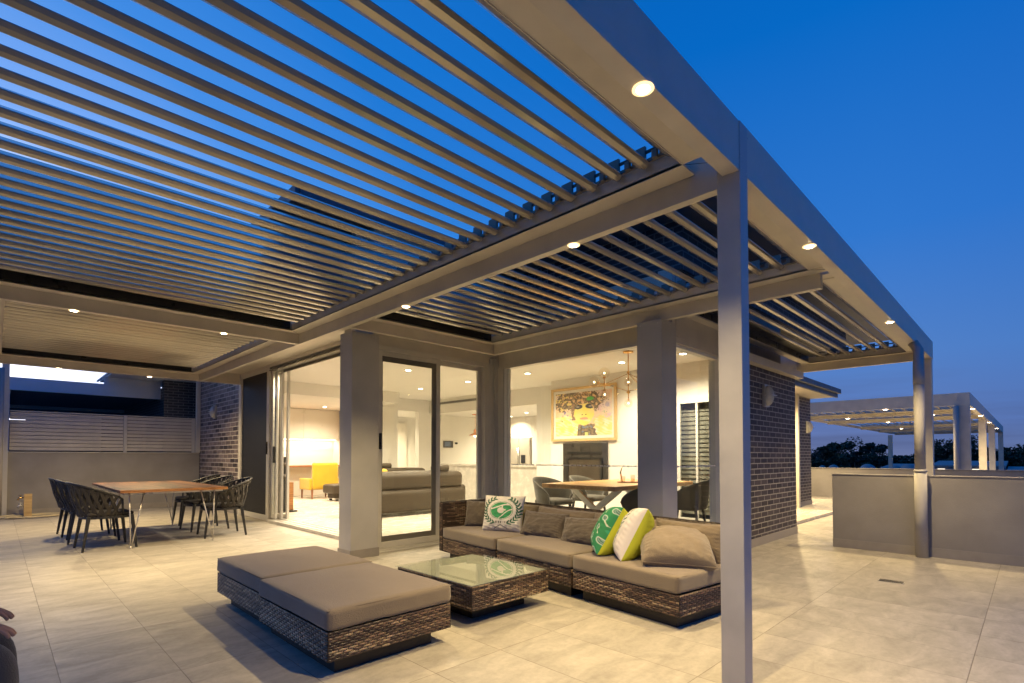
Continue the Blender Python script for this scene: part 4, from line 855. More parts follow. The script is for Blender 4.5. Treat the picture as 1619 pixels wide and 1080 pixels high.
def rope_chair():
    r = empty('dining_chair', (0, 0, 0))
    m = MB()
    A = 112
    def top(t): a = R(A*t); c = (math.cos(a)+.37)/1.37; return Vector((-.01-.36*math.cos(a)+.0, .325*math.sin(a), .64+.215*max(0, c)**.8))
    def bot(t): a = R(A*t); return Vector((-.0-.26*math.cos(a), .25*math.sin(a), .425))
    tp = [top(-1+2*i/40) for i in range(41)]
    MB().tube(tp, .014, 8).build('top_rail', M['chair'], r, True)
    seat = []
    for i in range(28):
        a = 2*math.pi*i/28; seat.append((.03+.27*math.copysign(abs(math.cos(a))**.7, math.cos(a)), .26*math.copysign(abs(math.sin(a))**.7, math.sin(a))))
    m = MB(); n = 28; m.add([(x, y, .395) for x, y in seat]+[(x, y, .425) for x, y in seat], [tuple(range(27, -1, -1)), tuple(range(28, 56))]+[(i, (i+1) % n, n+(i+1) % n, n+i) for i in range(n)])
    m.build('seat_frame', M['chair'], r)
    MB().soft(-.20, .27, -.235, .235, .427, .475, .022, .012, 10, .002).build('seat_pad', M['rope'], r, True)
    m = MB(); N = 15
    for i in range(N):
        t = -.93+1.86*i/(N-1)
        for d in (-.12, .12):
            a = bot(max(-1, min(1, t-d*.5))); b = top(max(-1, min(1, t+d))); mid = (a+b)/2+((a+b)/2-Vector((0, 0, (a.z+b.z)/2))).normalized()*.015*(1 if d > 0 else .2)
            out = Vector((mid.x, mid.y, 0)).normalized()
            m.bar(a, mid, .034, .007, up=out); m.bar(mid, b, .034, .007, up=out)
    m.build('woven_backrest', M['rope'], r)
    for (x, y, tx, ty) in ((.24, .24, .05, .03), (.24, -.24, .05, -.03), (-.19, .22, -.06, .03), (-.19, -.22, -.06, -.03)):
        m = MB().bar((x, y, .43), (x+tx, y+ty, .0), .040, .040, up=(1, 0, 0), w2=.024, h2=.024); m.build('leg', M['chair'], r, bevel=.004)
    for sg in (1, -1): MB().tube([bot(sg*.99)+Vector((0.06, 0, 0)), top(sg)], .012, 8).build('arm_support', M['chair'], r, True)
    return r
ch0 = rope_chair(); first = True
CH = [(1.12, 9.40, 4, 'nearest dark rope-woven chair on the left side of the outdoor table'),
      (1.08, 10.35, -3, 'second dark rope chair on the left of the outdoor table, just behind the nearest one'),
      (1.05, 11.30, 2, 'farthest dark rope chair on the left of the outdoor table'),
      (2.72, 9.55, 176, 'nearest dark rope-woven chair on the right side of the outdoor table, beside the mesh panel'),
      (2.72, 10.55, 183, 'middle dark rope chair on the right of the outdoor table'),
      (2.80, 11.6, 178, 'farthest dark rope chair on the right of the outdoor table, by the brown brick wall')]
for x, y, a, lab in CH:
    c = ch0 if first else copy_tree(ch0); first = False
    c.location = (x, y, 0); c.rotation_euler = (0, 0, R(a)); c.scale = (1.12, 1.12, 1.10); tag(c, lab, 'chair', 'dark rope chairs round the outdoor table')
# ------------------------------------------------------------------ tap post and hose
tp_ = empty('tap_post', (.52, 15.3, 0), 'short timber post with two garden taps by the rear parapet wall', 'tap')
B(.455, .585, 15.24, 15.37, .0, .50).build('post', M['timber'], tp_, bevel=.006)
for z in (.42, .25):
    m = MB().tube([(.45, 15.30, z), (.38, 15.30, z), (.36, 15.30, z-.05)], .016, 10).lathe([(.006, 0), (.006, .05)], (.40, 15.3, z), 8).bar((.37, 15.3, z+.055), (.43, 15.3, z+.055), .012, .012)
    m.build('tap', M['brass'] if z > .3 else M['steel'], tp_, True)
pts = []
for i in range(150):
    a = i*.28; r = .22+.0012*i+.02*math.sin(i*.5); pts.append((.62+r*1.6*math.cos(a), 15.20+r*.9*math.sin(a), .014+.0005*i*.3+.008*(math.sin(i*.37) > 0)))
tag(MB().tube(pts, .011, 6).build('garden_hose', M['hose'], None, True), 'pale garden hose coiled flat on the tiles around the tap post', 'hose')

# ------------------------------------------------------------------ interior: living room
def sofa_in(x0, x1, y, z0, label, flip=1, roll=(.3, .75)):
    o = empty('leather_sofa', ((x0+x1)/2, y, z0), label, 'sofa')
    ya, yb = (y, y+flip*.95)
    a, b = min(ya, yb), max(ya, yb)
    yb0, yb1 = (y, y+flip*.26) if flip > 0 else (y-.26, y)
    MB().soft(x0, x1, yb0, yb1, z0+.08, z0+.56, .12, 0, 12, .006, 3).build('back_base', M['leather'], o, True)
    MB().soft(x0+.06, x1-.06, yb0+.03, yb1+.05*flip, z0+.53, z0+.92, .13, .02, 12, .008, 7).build('back_rest', M['leather'], o, True)
    for k in range(3):
        w = (x1-x0-.3)/3; MB().soft(x0+.15+k*w, x0+.15+(k+1)*w-.015, a+.2, b, z0+.25, z0+.46, .07, .03, 8, .004, k).build('seat_cushion', M['leather'], o, True)
        MB().soft(x0+.2+k*w, x0+.1+(k+1)*w, yb0+.08, yb1+.08, z0+.70, z0+.90, .08, .02, 8, .004, k+3).build('back_cushion', M['leather'], o, True)
    for (u, w) in ((x0-.04, x0+.16), (x1-.16, x1+.04)): MB().soft(u, w, a+.05, b, z0+.08, z0+.60, .08, .0, 8, .003).build('arm', M['leather'], o, True)
    for t in roll:
        xx = x0+(x1-x0)*t; h = MB().tube([(xx-.22, y+flip*.12, z0+.99), (xx-.2, y+flip*.12, z0+.99), (xx+.2, y+flip*.12, z0+.99), (xx+.22, y+flip*.12, z0+.99)], .075, 14, rs=[.05, .075, .075, .05]).build('headrest', M['leather'], o, True)
        MB().tube([(xx, y+flip*.10, z0+.72), (xx, y+flip*.10, z0+.90)], .012, 8).build('headrest_bracket', M['steel'], h, True)
    for xx in (x0+.15, x1-.15): MB().box(xx-.03, xx+.03, y+flip*.1-.03, y+flip*.1+.03, z0, z0+.09).build('leg', M['steel'], o)
    return o
sofa_in(5.12, 7.75, 9.25, .06, 'charcoal leather sofa seen from behind through the glass sliding door', 1, (.74,))
sofa_in(6.5, 8.9, 12.6, .06, 'charcoal leather sofa facing the camera deeper in the living room', -1, (.42,))
tag(MB().soft(5.35, 6.0, 9.75, 9.95, .86, 1.03, .07, .02, 8).build('loose_cushion', M['yellow'], None, True), 'mustard yellow cushion showing over the charcoal leather sofa', 'cushion')
ac = empty('armchair', (7.25, 15.0, .06), 'mustard yellow armchair with walnut legs before the lit cabinets', 'armchair')
ax, ay = 6.95, 15.25
MB().soft(ax-.40, ax+.36, ay-.35, ay+.35, .32, .56, .05, .03, 10).build('seat', M['yellow'], ac, True)
m = MB().soft(ax-.02, ax+.86, ay-.42, ay-.28, .36, 1.10, .05, 0, 10) if 0 else MB().soft(ax-.38, ax+.40, ay-.47, ay-.33, .36, 1.12, .05, 0, 10)
m.build('backrest', M['yellow'], ac, True)
for s_ in (-.45, .37): MB().soft(ax+s_, ax+s_+.08, ay-.40, ay+.35, .32, .66, .03, 0, 8).build('arm', M['yellow'], ac, True)
for (x, y) in ((ax-.38, ay-.4), (ax+.36, ay-.4), (ax-.38, ay+.3), (ax+.36, ay+.3)): MB().bar((x, y, .34), (x, y, .06), .05, .05, w2=.03, h2=.03).build('leg', M['walnut'], ac)
ot = empty('leather_footstool', (7.1, 14.1, .06), 'low dark leather footstool beside the yellow armchair', 'footstool')
MB().soft(6.62, 7.75, 13.6, 14.3, .26, .52, .06, .02, 10).build('seat', M['leather'], ot, True); MB().soft(6.72, 7.65, 13.7, 14.2, .12, .28, .04, 0, 8).build('base', M['leather'], ot, True)
for (x, y) in ((6.8, 13.75), (7.55, 13.75), (6.8, 14.15), (7.55, 14.15)): B(x-.03, x+.03, y-.03, y+.03, .06, .11).build('leg', M['black'], ot)
spk = empty('floor_speaker', (4.75, 11.9, .06), 'tall black floor speaker with orange wooden cheek inside the open door', 'speaker')
B(4.50, 4.66, 11.8, 12.1, .09, 1.30).build('cabinet', M['black'], spk, bevel=.01); B(4.661, 4.80, 11.82, 12.0, .10, .72).build('wooden_side', M['edge'], spk); B(4.44, 4.86, 11.74, 12.14, .06, .09).build('base', M['black'], spk)
MB().lathe([(.001, 0), (.05, 0), (.055, -.006)], (4.58, 11.795, 1.12), 20, 'y').lathe([(.001, 0), (.06, 0), (.065, -.006)], (4.58, 11.795, .85), 20, 'y').build('driver_cone', M['leather'], spk, True)
# kitchen
fr = empty('fridge', (13.0, 12.4, .06), 'stainless steel double-door fridge with water dispenser in the kitchen', 'fridge')
B(12.76, 13.38, 11.9, 12.95, .06, 1.96).build('body', M['fridge'], fr); B(12.70, 12.755, 11.91, 12.40, .10, 1.95).build('door', M['fridge'], fr, bevel=.006); d = B(12.70, 12.755, 12.415, 12.94, .10, 1.95).build('door', M['fridge'], fr, bevel=.006)
B(12.69, 12.699, 12.10, 12.30, 1.08, 1.36).build('water_dispenser', M['black'], fr)
for y in (12.385, 12.44): MB().tube([(12.66, y, .8), (12.66, y, 1.6)], .014, 8).build('door_handle', M['steel'], fr, True)
pl = empty('pendant_lamp', (10.85, 12.55, 1.9), 'copper pendant lamp with glowing disc hanging over the kitchen bench', 'pendant lamp')
MB().lathe([(.10, 2.655), (.10, 2.63), (.01, 2.625)], (10.85, 12.55, 0), 20).build('ceiling_rose', M['copper'], pl, True); MB().tube([(10.85, 12.55, 2.63), (10.85, 12.55, 2.18)], .006, 6).build('cord', M['copper'], pl, True)
MB().lathe([(.02, 2.18), (.05, 2.15), (.06, 2.05), (.20, 1.99), (.20, 1.975), (.04, 1.98)], (10.85, 12.55, 0), 24).build('shade', M['copper'], pl, True); MB().ball((10.85, 12.55, 1.965), .05).build('bulb', M['bulb'], pl, True)
# ------------------------------------------------------------------ painting
pt_ = empty('framed_painting', (9.38, 7.15, 2.25), 'large framed colourful portrait of a dark-haired woman above the fireplace', 'painting')
PY0, PY1, PZ0, PZ1 = 6.24, 8.06, 1.655, 2.885
MB().box(9.345, 9.395, PY0, PY1, PZ1-.055, PZ1).box(9.345, 9.395, PY0, PY1, PZ0, PZ0+.055).box(9.345, 9.395, PY0, PY0+.055, PZ0+.056, PZ1-.056).box(9.345, 9.395, PY1-.055, PY1, PZ0+.056, PZ1-.056).build('picture_frame', M['frame'], pt_)
B(9.376, 9.394, PY0+.056, PY1-.056, PZ0+.056, PZ1-.056).build('mat_board', M['plastic'], pt_)
def paintcol(a, b):
    # a: 0 left .. 1 right, b: 0 bottom .. 1 top
    n = lambda s, o: noise.noise(Vector((a*s*1.3+o, b*s, o)))
    def mixc(p, q, t): t = max(0, min(1, t)); return tuple(p[i]*(1-t)+q[i]*t for i in range(3))
    c = mixc((.80, .66, .52), (.82, .52, .32), .5+1.3*n(3.2, 1.3)+.4*n(14, 2)); c = mixc(c, (.74, .54, .60), 1.1*n(3.6, 7)+.5*n(12, 9)+.25 if a > .6 else n(4, 5)*1.4)
    st = math.sin((a*1.2+b*2.2)*42+6*n(5, 3))
    if b < .44+.16*n(4, 5)+.05*n(18, 1) and a < .44: c = mixc((.80, .66, .18), (.84, .78, .56), .3+.9*n(9, 2)+.25*st)
    if b < .38+.16*n(4, 8)+.05*n(18, 2) and a > .70: c = mixc((.80, .62, .22), (.84, .72, .58), .3+.9*n(9, 3)+.25*st)
    for (x, y, r, col) in ((.17, .55, .030, (.14, .15, .45)), (.12, .36, .028, (.33, .38, .08)), (.27, .38, .028, (.28, .50, .46)), (.33, .25, .028, (.40, .54, .60)), (.93, .66, .045, (.42, .38, .54)), (.94, .42, .045, (.74, .44, .60)), (.86, .26, .03, (.50, .58, .20)), (.78, .60, .05, (.70, .46, .50)), (.76, .8, .055, (.80, .52, .28)), (.07, .62, .05, (.86, .58, .34)), (.22, .48, .018, (.3, .2, .35)), (.14, .47, .015, (.7, .3, .25)), (.88, .52, .02, (.3, .45, .25)), (.70, .33, .02, (.55, .6, .2)), (.40, .16, .02, (.75, .5, .1))):
        d = math.hypot((a-x)*1.35, b-y)
        if d < r*(1+1.3*n(26, x*9)): c = mixc(col, c, .2+.6*n(30, 4))
        elif d < r*2.6 and n(60, x*5) > .42: c = col
    dark = mixc((.11, .085, .065), (.30, .22, .14), .3+1.2*n(20, 6))
    if b < .26+.03*n(14, 3) and .40+.10*b < a < .76-.22*b+.06*n(14, 4): c = dark if n(13, 6) > -.22 else ((.16, .19, .30) if n(16, 2) > 0 else (.26, .25, .12))
    if b < .07 and .54 < a < .59: c = (.58, .62, .22)
    hx = (a-.43)/.50; hy = (b-.80)/.26
    hair = math.hypot(hx, hy)+.30*n(6, 4)+.22*n(16, 7)+.14*n(38, 5)
    if hair < .86: c = dark if n(13, 9)+.3*n(40, 2) > -.20 else mixc((.66, .38, .18), (.80, .58, .36), .5+n(25, 3))
    elif hair < 1.02 and n(45, 8) > .12: c = dark
    if b > .56 and a < .33 and n(9, 12)+.5*n(28, 3) > .02: c = dark if n(17, 1) > -.15 else (.74, .58, .20)
    if .30 < a < .38 and .36 < b < .75 and n(18, 5) > -.15: c = (.26, .16, .11)
    # face
    fx = (a-.525)/(.178*(1-.20*max(0, (.45-b)/.22))); fy = (b-.50)/.27
    if fx*fx+fy*fy < 1 and b < .73:
        c = mixc((.84, .72, .16), (.84, .68, .34), .25+1.1*n(5, 20)+.3*n(16, 3))
        if b < .36 and n(5, 3) > .05: c = (.82, .74, .42)
        for ex, s_ in ((.415, 1), (.635, -1)):
            e = math.hypot((a-ex)/.085, (b-.665-.02*s_*(a-ex)*6*0)/.058)
            if e < 1: c = (.05, .045, .05)
            if math.hypot((a-ex)/.03, (b-.66)/.018) < 1: c = (.30, .28, .26)
        if abs(b-.475) < .012 and .045 > abs(a-.525) > .018: c = (.18, .14, .03)
        if math.hypot((a-.525)/.075, (b-.385)/.034) < 1: c = (.78, .36, .24) if b > .385 else (.85, .48, .34)
        if abs(b-.387) < .004 and abs(a-.525) < .07: c = (.42, .15, .10)
    if b > .70 and .33 < a < .62 and n(18, 3) > .05 and hair < .9: c = (.70, .38, .16) if (int((a*1.4+b)*60) % 4 == 0) else c
    if math.hypot((a-.63)/.06, (b-.83)/.045) < 1+.6*n(20, 2): c = (.10, .42, .10)
    return c
NX, NY = 190, 130; mb = MB(); vs = []; cols = []; fs = []
y0, y1, z0, z1 = PY0+.12, PY1-.12, PZ0+.12, PZ1-.12
for i in range(NX+1):
    for j in range(NY+1): a, b = i/NX, j/NY; vs.append((9.3745, y1-(y1-y0)*a, z0+(z1-z0)*b)); cols.append(paintcol(a, b))
for i in range(NX):
    for j in range(NY): k = i*(NY+1)+j; fs.append((k, k+1, k+NY+2, k+NY+1)) if 0 else fs.append((k, k+NY+1, k+NY+2, k+1))
mb.add(vs, fs).build('canvas', M['paint'], pt_, cols=cols)
# ------------------------------------------------------------------ chandelier
cz = 2.34; CX, CY = 7.64, 4.85
cd = empty('chandelier', (CX, CY, 2.5), 'brass branching chandelier with clear glass globes above the indoor oak table', 'chandelier')
MB().lathe([(.09, 3.099), (.09, 3.075), (.012, 3.07)], (CX, CY, 0), 24).build('ceiling_rose', M['brass'], cd, True)
MB().tube([(CX, CY, 3.07), (CX, CY, 2.25)], .009, 8).lathe([(.001, -.03), (.03, 0), (.001, .03)], (CX, CY, 2.74), 12).lathe([(.001, -.035), (.04, 0), (.001, .03)], (CX, CY, 2.40), 12).build('stem', M['brass'], cd, True)
hubs = []
for k, (ang, L, zz) in enumerate(((135+6, .42, 2.53), (135-190, .42, 2.50), (250, .38, 2.42))):
    hx, hy = CX+L*math.cos(R(ang)), CY+L*math.sin(R(ang))
    m = MB().tube([(CX, CY, 2.72), (hx, hy, zz)], .005, 6).tube([(CX, CY, 2.42), (hx, hy, zz)], .005, 6).ball((hx, hy, zz), .026); m.build('arm', M['brass'], cd, True)
    dirs = [(0, 0, 1), (math.cos(R(ang+10)), math.sin(R(ang+10)), .15), (math.cos(R(ang+80))*.3, math.sin(R(ang+80))*.3, -1)]
    for dvec in dirs:
        dv = Vector(dvec).normalized(); c0 = Vector((hx, hy, zz)); c1 = c0+dv*.10; gc = c0+dv*.19
        g = MB().ball(gc, .098, 16).build('glass_globe', M['globe'], cd, True)
        MB().tube([c0, c1], .007, 6).tube([c1, c1+dv*.03], .022, 10).build('lamp_holder', M['brass'], g, True); MB().ball(gc, .018, 8).build('bulb', M['bulb'], g, True)
for zz in (2.60, 2.24):
    g = MB().ball((CX, CY+.0, zz-.03), .072, 14).build('glass_globe', M['globe'], cd, True); MB().ball((CX+.0, CY, zz-.03), .018, 8).build('bulb', M['bulb'], g, True)
# ------------------------------------------------------------------ indoor dining set
it = empty('dining_table', (7.5, 4.9, .06), 'indoor oak dining table on crossed steel legs behind the big window', 'table')
mb = MB().box(6.28, 8.7, 4.22, 5.62, .80, .87); mb.build('tabletop', M['oak'], it, bevel=.01)
for x in (6.75, 8.2):
    m = MB().bar((x, 4.45, .80), (x, 5.4, .07), .09, .05, up=(1, 0, 0)).bar((x+.052, 5.4, .80), (x+.052, 4.45, .07), .09, .05, up=(1, 0, 0)); m.build('cross_leg', M['steel'], it)
ty = empty('serving_tray', (7.45, 4.75, .87), 'round dark tray with small glass jars on the indoor oak table', 'tray')
MB().lathe([(.001, .872), (.17, .872), (.175, .885), (.17, .886), (.16, .878), (.001, .878)], (7.45, 4.75, 0), 28).build('tray', M['walnut'], ty, True)
for (x, y, r, h) in ((7.38, 4.80, .045, .10), (7.52, 4.70, .04, .12), (7.46, 4.66, .03, .07)): MB().lathe([(r*.9, .879), (r, .90), (r, .879+h), (r*.8, .879+h), (r*.8, .885)], (x, y, 0), 16).build('glass_jar', M['globe'], ty, True)
MB().tube([(7.36, 4.80, .88), (7.34, 4.82, 1.04), (7.37, 4.80, 1.14)], .008, 6, rs=[.01, .014, .004]).build('figurine', M['brass'], ty, True)
def tub_chair():
    r = empty('tub_chair', (0, 0, 0))
    MB().soft(-.24, .26, -.26, .26, .40, .50, .045, .02, 10).build('seat', M['gfab'], r, True)
    # curved shell back
    vs = []; fs = []; n = 30; k = 8
    for s_ in (0, 1):
        for i in range(n+1):
            t = -1+2*i/n; a = R(118*t); prof = max(0, (math.cos(a)+.45)/1.45)**.6
            for j in range(k+1):
                h = j/k; z = .42+h*(.16+.30*prof); rr = (.27+.07*h)+(.028 if s_ else 0); vs.append((-.0-rr*math.cos(a)*1.02, rr*1.02*math.sin(a), z-(0 if s_ == 0 else .0)))
    N2 = (n+1)*(k+1)
    for i in range(n):
        for j in range(k):
            a = i*(k+1)+j; fs.append((a, a+1, a+k+2, a+k+1)); b = a+N2; fs.append((b, b+k+1, b+k+2, b+1))
        a = i*(k+1)+k; fs.append((a, a+N2, a+N2+k+1, a+k+1)); a = i*(k+1); fs.append((a, a+k+1, a+k+1+N2, a+N2))
    for i in (0, n):
        for j in range(k): a = i*(k+1)+j; fs.append((a, a+N2, a+N2+1, a+1) if i else (a, a+1, a+N2+1, a+N2))
    MB().add(vs, fs).build('shell_back', M['gfab'], r, True)
    for (x, y) in ((.2, .2), (.2, -.2), (-.2, .2), (-.2, -.2)): MB().bar((x, y, .41), (x*1.25, y*1.2, 0), .04, .04, up=(1, 0, 0), w2=.022, h2=.022).build('leg', M['black'], r)
    return r
tc0 = tub_chair(); first = True
for x, y, a, lab in ((7.0, 5.98, -90, 'grey tub chair at the far left of the indoor oak table, against the fireplace'), (8.05, 6.0, -86, 'grey tub chair on the fireplace side of the indoor table, beneath the painting'),
                     (6.72, 4.0, 82, 'grey tub chair at the window side of the indoor table, left of the grey pillar'), (7.85, 3.92, 100, 'grey tub chair seen right of the grey pillar before the white-framed glass door'),
                     ):
    c = tc0 if first else copy_tree(tc0); first = False
    c.location = (x, y, .06); c.rotation_euler = (0, 0, R(a)); tag(c, lab, 'chair', 'grey tub chairs at the indoor table')
# ================================================================== seated person at the left edge of the view
M['skin'] = pbr('skin', (.50, .27, .17), .5, 0, .06, 8, .05, 120)
M['cloth'] = fabric('charcoal_trousers', (.075, .072, .07), .15, .4)
M['shirt'] = fabric('dark_shirt', (.03, .03, .036), .15, .4)
M['hairm'] = pbr('dark_hair', (.025, .018, .012), .5, 0, .2, 30, .5, 80)
def skinned(name, verts, edges, radii, mat, parent, sub=2, root=0):
    me = bpy.data.meshes.new(name); me.from_pydata([tuple(v) for v in verts], edges, []); me.materials.append(mat)
    o = bpy.data.objects.new(name, me); COL.objects.link(o); o.parent = parent
    mod = o.modifiers.new('skin', 'SKIN'); mod.use_smooth_shade = True
    for i, r in enumerate(radii):
        sv = me.skin_vertices[0].data[i]; sv.radius = r if isinstance(r, tuple) else (r, r); sv.use_root = (i == root)
    s = o.modifiers.new('subdivision', 'SUBSURF'); s.levels = sub; s.render_levels = sub
    return o
class SK:
    def __init__(s): s.v = []; s.e = []; s.r = []
    def chain(s, pts, start=None):
        prev = start
        for p, r in pts:
            s.v.append(p); s.r.append(r); i = len(s.v)-1
            if prev is not None: s.e.append((prev, i))
            prev = i
        return prev
PX, PY = -.39, 3.02
b = SK()
pel = b.chain([((0, 0, .53), (.13, .11))])
wa = b.chain([((-.03, 0, .68), (.105, .08)), ((-.05, 0, .84), (.105, .07)), ((-.045, 0, .98), (.095, .06)), ((-.03, 0, 1.05), (.07, .05)), ((-.015, 0, 1.105), .052), ((.0, 0, 1.15), .050), ((.02, 0, 1.195), (.056, .066)), ((.012, 0, 1.25), (.070, .088)), ((.006, 0, 1.30), (.074, .094)), ((.0, 0, 1.345), (.060, .076))], pel)
ch_i = 3
hands = []
for s_ in (1, -1):
    b.chain([((.02, .10*s_, .51), (.09, .088)), ((.20, .125*s_, .515), (.078, .075)), ((.395, .13*s_, .515), (.056, .056)), ((.405, .13*s_, .30), (.05, .052)), ((.40, .13*s_, .10), .036), ((.43, .135*s_, .055), (.035, .032)), ((.53, .145*s_, .035), (.036, .02))], pel)
    h = b.chain([((-.045, .17*s_, 1.01), .048), ((-.05, .225*s_, .97), .047), ((-.02, .255*s_, .84), .04), ((.02, .26*s_, .76), .036), ((.18, .205*s_, .715), .030), ((.295, .175*s_, .680), (.022, .026)), ((.335, .162*s_, .660), (.034, .018)), ((.37, .155*s_, .645), (.036, .016))], ch_i)
    hands.append((h, s_))
for h, s_ in hands:
    for k, (dy, L) in enumerate(((.026, .062), (.009, .072), (-.009, .068), (-.026, .054))):
        b.chain([((.385, .155*s_+dy*1.05, .640), .0105), ((.385+L*.5, .155*s_+dy*1.15, .632), .0092), ((.385+L*.9, .155*s_+dy*1.2, .610), .0082), ((.385+L*1.05, .155*s_+dy*1.2, .590), .0072)], h)
    b.chain([((.345, .155*s_-.036*s_, .647), .0115), ((.375, .155*s_-.052*s_, .633), .010), ((.398, .155*s_-.055*s_, .612), .0085)], h-1)
person = skinned('person', b.v, b.e, b.r, M['skin'], None)
t = SK(); q = t.chain([((0, 0, .56), (.145, .13))])
for s_ in (1, -1): t.chain([((.02, .10*s_, .525), (.112, .10)), ((.20, .125*s_, .525), (.10, .09)), ((.33, .13*s_, .53), (.085, .080)), ((.412, .13*s_, .50), (.075, .072)), ((.415, .13*s_, .30), (.066, .066)), ((.41, .13*s_, .12), (.060, .062))], q)
skinned('trousers', t.v, t.e, t.r, M['cloth'], person)
t = SK(); q = t.chain([((0, 0, .57), (.165, .145)), ((-.03, 0, .72), (.145, .115)), ((-.05, 0, .86), (.165, .118)), ((-.045, 0, .99), (.172, .112)), ((-.03, 0, 1.07), (.095, .078))])
for s_ in (1, -1): t.chain([((-.045, .085*s_, 1.015), .098), ((-.045, .165*s_, 1.01), .088), ((-.05, .228*s_, .965), .068), ((-.02, .258*s_, .84), .054), ((.02, .262*s_, .765), .05), ((.13, .22*s_, .722), .044), ((.20, .19*s_, .695), .040)], 3)
skinned('shirt', t.v, t.e, t.r, M['shirt'], person)
for s_ in (1, -1):
    t = SK(); t.chain([((.385, .13*s_, .085), (.045, .05)), ((.41, .13*s_, .045), (.048, .040)), ((.50, .14*s_, .040), (.048, .034)), ((.575, .148*s_, .034), (.038, .026))]); skinned('shoe', t.v, t.e, t.r, M['leather'], person)
hm = MB().ball((-.012, 0, 1.312), .104, 18, .88); hm.v = [(x if x < .06 else .06+(x-.06)*.5, y*.90, z) for x, y, z in hm.v]; hm.v = [(x, y, max(z, 1.318-.012*abs(y)/.09)) if x > .0 else (x, y, max(z, 1.20+max(0, x+.10)*1.1)) for x, y, z in hm.v]
hm.build('hair', M['hairm'], person, True)
for s_ in (1, -1):
    ey = MB().ball((.078, .030*s_, 1.272), .0115, 10).build('eye', M['plastic'], person, True); MB().ball((.0865, .030*s_, 1.272), .0052, 8).build('iris', M['black'], ey, True); MB().tube([(.082, .014*s_, 1.292), (.085, .030*s_, 1.296), (.076, .046*s_, 1.291)], .0035, 6).build('eyebrow', M['hairm'], person, True)
fc = MB().tube([(.080, 0, 1.280), (.100, 0, 1.245), (.098, 0, 1.236), (.078, 0, 1.232)], .011, 8, rs=[.006, .010, .011, .008]).build('nose', M['skin'], person, True)
M['lip'] = pbr('lip', (.38, .14, .11), .5, 0, .05)
MB().tube([(.068, -.022, 1.208), (.078, -.010, 1.210), (.080, 0, 1.209), (.078, .010, 1.210), (.068, .022, 1.208)], .0045, 6, rs=[.001, .004, .0045, .004, .001]).build('mouth', M['lip'], person, True)
for s_ in (1, -1): MB().soft(-.012, .014, .083*s_-.008, .083*s_+.008, 1.235, 1.295, .008, 0, 6).build('ear', M['skin'], person, True)
person.location = (PX, PY, 0); tag(person, 'person in dark shirt and charcoal trousers seated with hands on knees at the left edge', 'person')
c = copy_tree(ch0); c.location = (PX-.02, PY, 0); c.rotation_euler = (0, 0, 0); c.scale = (1, 1, 1); tag(c, 'dark rope chair carrying the seated person at the left edge', 'chair', 'dark rope chairs round the outdoor table')
c['group'] = 'dark rope chairs round the outdoor table'
# safety dots on the glass
m = MB(); rnd = random.Random(3); y = 3.3
while y < 5.95: L = rnd.uniform(.02, .07); m.box(X3+.0085, X3+.0115, y, y+L, 1.165+rnd.uniform(-.004, .004), 1.182); y += L+rnd.uniform(.008, .03)
m.build('safety_strip', M['plastic'], w3)
m = MB(); x = 5.98
while x < 7.1: L = rnd.uniform(.02, .07); m.box(x, x+L, 3.1425, 3.1455, 1.165, 1.182); x += L+rnd.uniform(.008, .03)
m.build('safety_strip', M['plastic'], w4)
# ================================================================== TREES and town beyond
def tree(x, y, zt, r, kind, label, seed, mat='leaf', group='trees beyond the terrace'):
    """zt = crown top height, r = crown radius, ground at -13"""
    rnd = random.Random(seed); t = empty('gum_tree', (x, y, -13), label, 'tree', group)
    m = MB(); clumps = []
    if kind == 'umbrella':
        for i in range(16):
            a = rnd.uniform(0, 6.28); q = r*math.sqrt(rnd.random())*.95; clumps.append((Vector((x+q*math.cos(a), y+q*math.sin(a), zt-.6-.9*(q/r)**2*1.6-rnd.random()*.5)), r*rnd.uniform(.16, .28), .42))
    else:
        H_ = r*1.5
        for i in range(30):
            a = rnd.uniform(0, 6.28); h = rnd.random(); q = r*math.sqrt(rnd.random())*(.35+.75*math.sqrt(max(0, 1-h*h*.9)))
            clumps.append((Vector((x+q*math.cos(a), y+q*math.sin(a), zt-r*.28-(1-h)*H_)), r*rnd.uniform(.20, .38), rnd.uniform(.6, .85)))
    m.tube([(x, y, -13), (x+.2, y-.1, (zt-13)/2), (x, y+.1, zt-r*.9)], .5, 8, rs=[.55, .42, .22])
    tips = []
    for c, cr_, sq in clumps[:12]:
        s0 = Vector((x, y, zt-r*(1.1 if kind != 'umbrella' else 1.15))); m.tube([s0, (s0+c)/2+Vector((0, 0, -.3)), c], .1, 5, rs=[.20, .12, .05])
    m.build('trunk', M['bark'], t, True)
    lf = MB(); vs = []; fs = []
    for c, cr_, sq in clumps:
        for k in range(int(150*(1 if kind != 'umbrella' else .9))):
            d = Vector((rnd.gauss(0, 1), rnd.gauss(0, 1), rnd.gauss(0, 1))).normalized(); p = c+Vector((d.x, d.y, d.z*sq))*cr_*(rnd.random()**.35)*rnd.uniform(.85, 1.12)
            s_ = rnd.uniform(.12, .26); u = Vector((rnd.gauss(0, 1), rnd.gauss(0, 1), rnd.gauss(0, .5))).normalized(); w = u.cross(Vector((rnd.gauss(0, 1), rnd.gauss(0, 1), rnd.gauss(0, 1)))).normalized()
            b = len(vs); vs += [p-u*s_, p+w*s_*.6, p+u*s_, p-w*s_*.6]; fs.append((b, b+1, b+2, b+3))
    lf.add(vs, fs).build('crown', M[mat], t)
    return t
